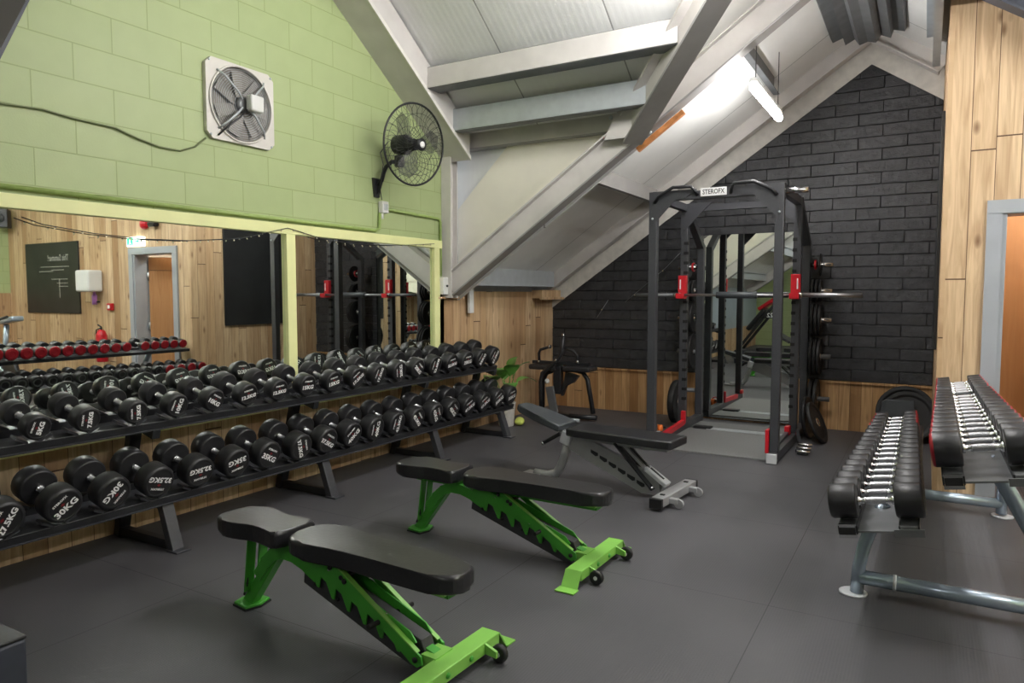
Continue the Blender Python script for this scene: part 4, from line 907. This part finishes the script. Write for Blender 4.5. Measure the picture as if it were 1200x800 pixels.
up_=fr(Vector((0,0,1)),Vector((1,0,0)),Vector((0,1,0)),(0,0,0)); MB().lathe([(0,0),(.0,.07),(.02,.075),(.38,.075),(.44,.05),(.46,.03),(.46,0)],'red',up_,20).obj('cylinder_body',t); MB().tube([(0,0,.46),(0,0,.50),(.08,0,.53)],.012,'rubber',8).obj('valve_lever',t); MB().tube([(0,0,.49),(.09,-.02,.46),(.1,-.03,.25),(.08,-.02,.1)],.009,'rubber',8).obj('hose',t); MB().box((0,.06,.3),(.08,.08,.03),'blacksteel').obj('wall_hook',t)
# string of lights hung across the wall mirror
sl=thing('string_lights','string of small clear bulbs draped across the top of the long wall mirror','string lights',(0,0,0))
pts=[(.05,1.92,1.82),(.05,2.02,1.79),(.05,2.29,1.762),(.05,2.57,1.75),(.05,2.88,1.76),(.05,3.28,1.80),(.05,3.70,1.905),(.05,3.80,1.89),(.05,4.04,1.85),(.05,4.44,1.83),(.05,4.94,1.85),(.05,5.50,1.90)]
MB().tube(pts,.0028,'blacksteel',6).obj('cable',sl)
rl=random.Random(2)
for a_,c_ in zip(pts[:-1],pts[1:]):
    n=max(1,int((Vector(c_)-Vector(a_)).length/.10))
    for k in range(n):
        q=Vector(a_).lerp(Vector(c_),(k+.5)/n)
        g=MB(); g.lathe([(0,0),(0,.003),(.006,.004),(.013,.005),(.018,0)],['blacksteel','blacksteel','bulb','bulb'],fr(Vector((rl.uniform(-.4,.6),rl.uniform(-.5,.5),-1)).normalized(),Vector((1,0,0)),Vector((0,-1,0)),q),6); g.obj('bulb',sl)
# second swag over the black wall
sl2=thing('string_lights','string of tiny bulbs looped across the black bricks left of the power rack','string lights',(0,0,0))
pts=[(.62,8.05,1.12),(.78,8.04,1.35),(1.0,8.04,1.33),(1.5,8.0,1.72),(1.75,7.95,1.95)]
MB().tube(pts[0:2],.0025,'galv',5).obj('cable',sl2); MB().tube(pts[2:],.0025,'galv',5).obj('cable',sl2)
for q in ((.7,8.03,1.24),(1.12,8.03,1.42),(1.35,8.01,1.60),(1.47,8.0,1.70)):
    g=MB(); g.lathe([(0,0),(0,.005),(.012,.008),(.02,0)],'bulb',fr(Vector((0,0,-1)),Vector((1,0,0)),Vector((0,-1,0)),q),8); g.obj('bulb',sl2)
# loudspeaker in the far corner
t=thing('loudspeaker','small black loudspeaker high in the corner by the green right wall','speaker',(8.62,5.72,2.62)); MB().box((0,0,0),(.2,.2,.3),'blacksteel',Matrix.Rotation(.7,3,'Z'),.01).obj('cabinet',t); MB().lathe([(0,0),(0,.07),(.004,.07),(.006,0)],'ring',fr(Vector((-.7,-.7,0)),Vector((.7,-.7,0)),Vector((0,0,1)),(-.075,-.075,0)),20).obj('cone',t)
# exercise bike reflected at the left edge of the mirror
t=thing('exercise_bike','silver exercise bike with a black handle, seen at the left edge of the mirror','exercise bike',(7.25,4.95,0))
MB().tube([(-.5,0,.08),(-.2,0,.35),(.1,0,.45),(.35,0,.95)],.05,'silver',12).obj('main_frame',t); MB().tube([(.1,0,.45),(.45,0,.08)],.04,'silver',12).obj('rear_frame',t)
for x in (-.5,.45): MB().tube([(x,-.25,.05),(x,.25,.05)],.035,'blacksteel',12).obj('floor_bar',t)
MB().lathe([(-.03,0),(-.03,.22),(.03,.22),(.03,0)],'blacksteel',fr(Vector((0,1,0)),Vector((1,0,0)),Vector((0,0,-1)),(-.35,0,.32)),28).obj('flywheel',t)
MB().tube([(-.2,0,.35),(-.33,0,1.0)],.035,'silver',12).obj('handle_post',t); MB().box((-.40,0,1.06),(.5,.16,.07),'silver',Matrix.Rotation(.12,3,'Y'),.02).obj('console',t)
MB().tube([(-.45,-.2,1.03),(-.62,-.22,1.08),(-.80,-.2,1.12)],.018,'rubber',10).obj('handlebar',t); MB().box((.36,0,.99),(.26,.2,.07),'vinyl',bev=.025,seg=3).obj('seat',t)
MB().tube([(0,-.12,.25),(0,.12,.25)],.02,'blacksteel',8).obj('crank',t)
# leg press behind camera (seen in the mirror behind the power rack)
t=thing('leg_press','black and red plate-loaded machine against the green wall behind the camera spot','gym machine',(.75,-.8,0))
for s_ in (-1,1):
    MB().bar((-.45,s_*.3,.05),(.75,s_*.3,.05),.07,.07,'blacksteel').obj('base_beam',t); MB().bar((-.4,s_*.3,.05),(.5,s_*.3,1.25),.06,.06,'blacksteel',(0,1,0)).obj('rail',t)
MB().box((.05,.0,.85),(.6,.55,.1),'vinyl',Matrix.Rotation(-.9,3,'Y'),.03).obj('back_pad',t); MB().box((.3,0,1.22),(.5,.5,.08),'red',Matrix.Rotation(-.6,3,'Y'),.02).obj('shoulder_pad',t)
MB().box((.62,0,.45),(.4,.6,.06),'darkplate',Matrix.Rotation(.5,3,'Y'),.01).obj('foot_plate',t)
g=MB(); g.box((.38,.35,.95),(.3,.02,.14),'rubber'); g.add_mesh(text_mesh('22',.13,1.1,.002),fr(Vector((-1,0,0)),Vector((0,0,1)),Vector((0,1,0)),(.38,.362,.95)),'white'); g.obj('number_plate',t)
# step box at the near left corner
bx=thing('plyo_step','dark blue-grey step box, only its corner in view at the lower left','box',(1.13,.93,0))
MB().box((0,0,.13),(.8,.5,.26),'darkblue',bev=.012).obj('box_body',bx); MB().box((0,0,.265),(.8,.5,.012),'rubber',bev=.004).obj('top_mat',bx)
# dark beam end top left
S(MB().prism([(.0,1.12,2.0),(.0,1.59,2.0),(.0,1.88,2.655),(.0,2.12,3.2),(.0,1.12,2.9)],(.05,0,0),'duct'),'trim_dark_panel','dark slate panel high at the near end of the green wall')
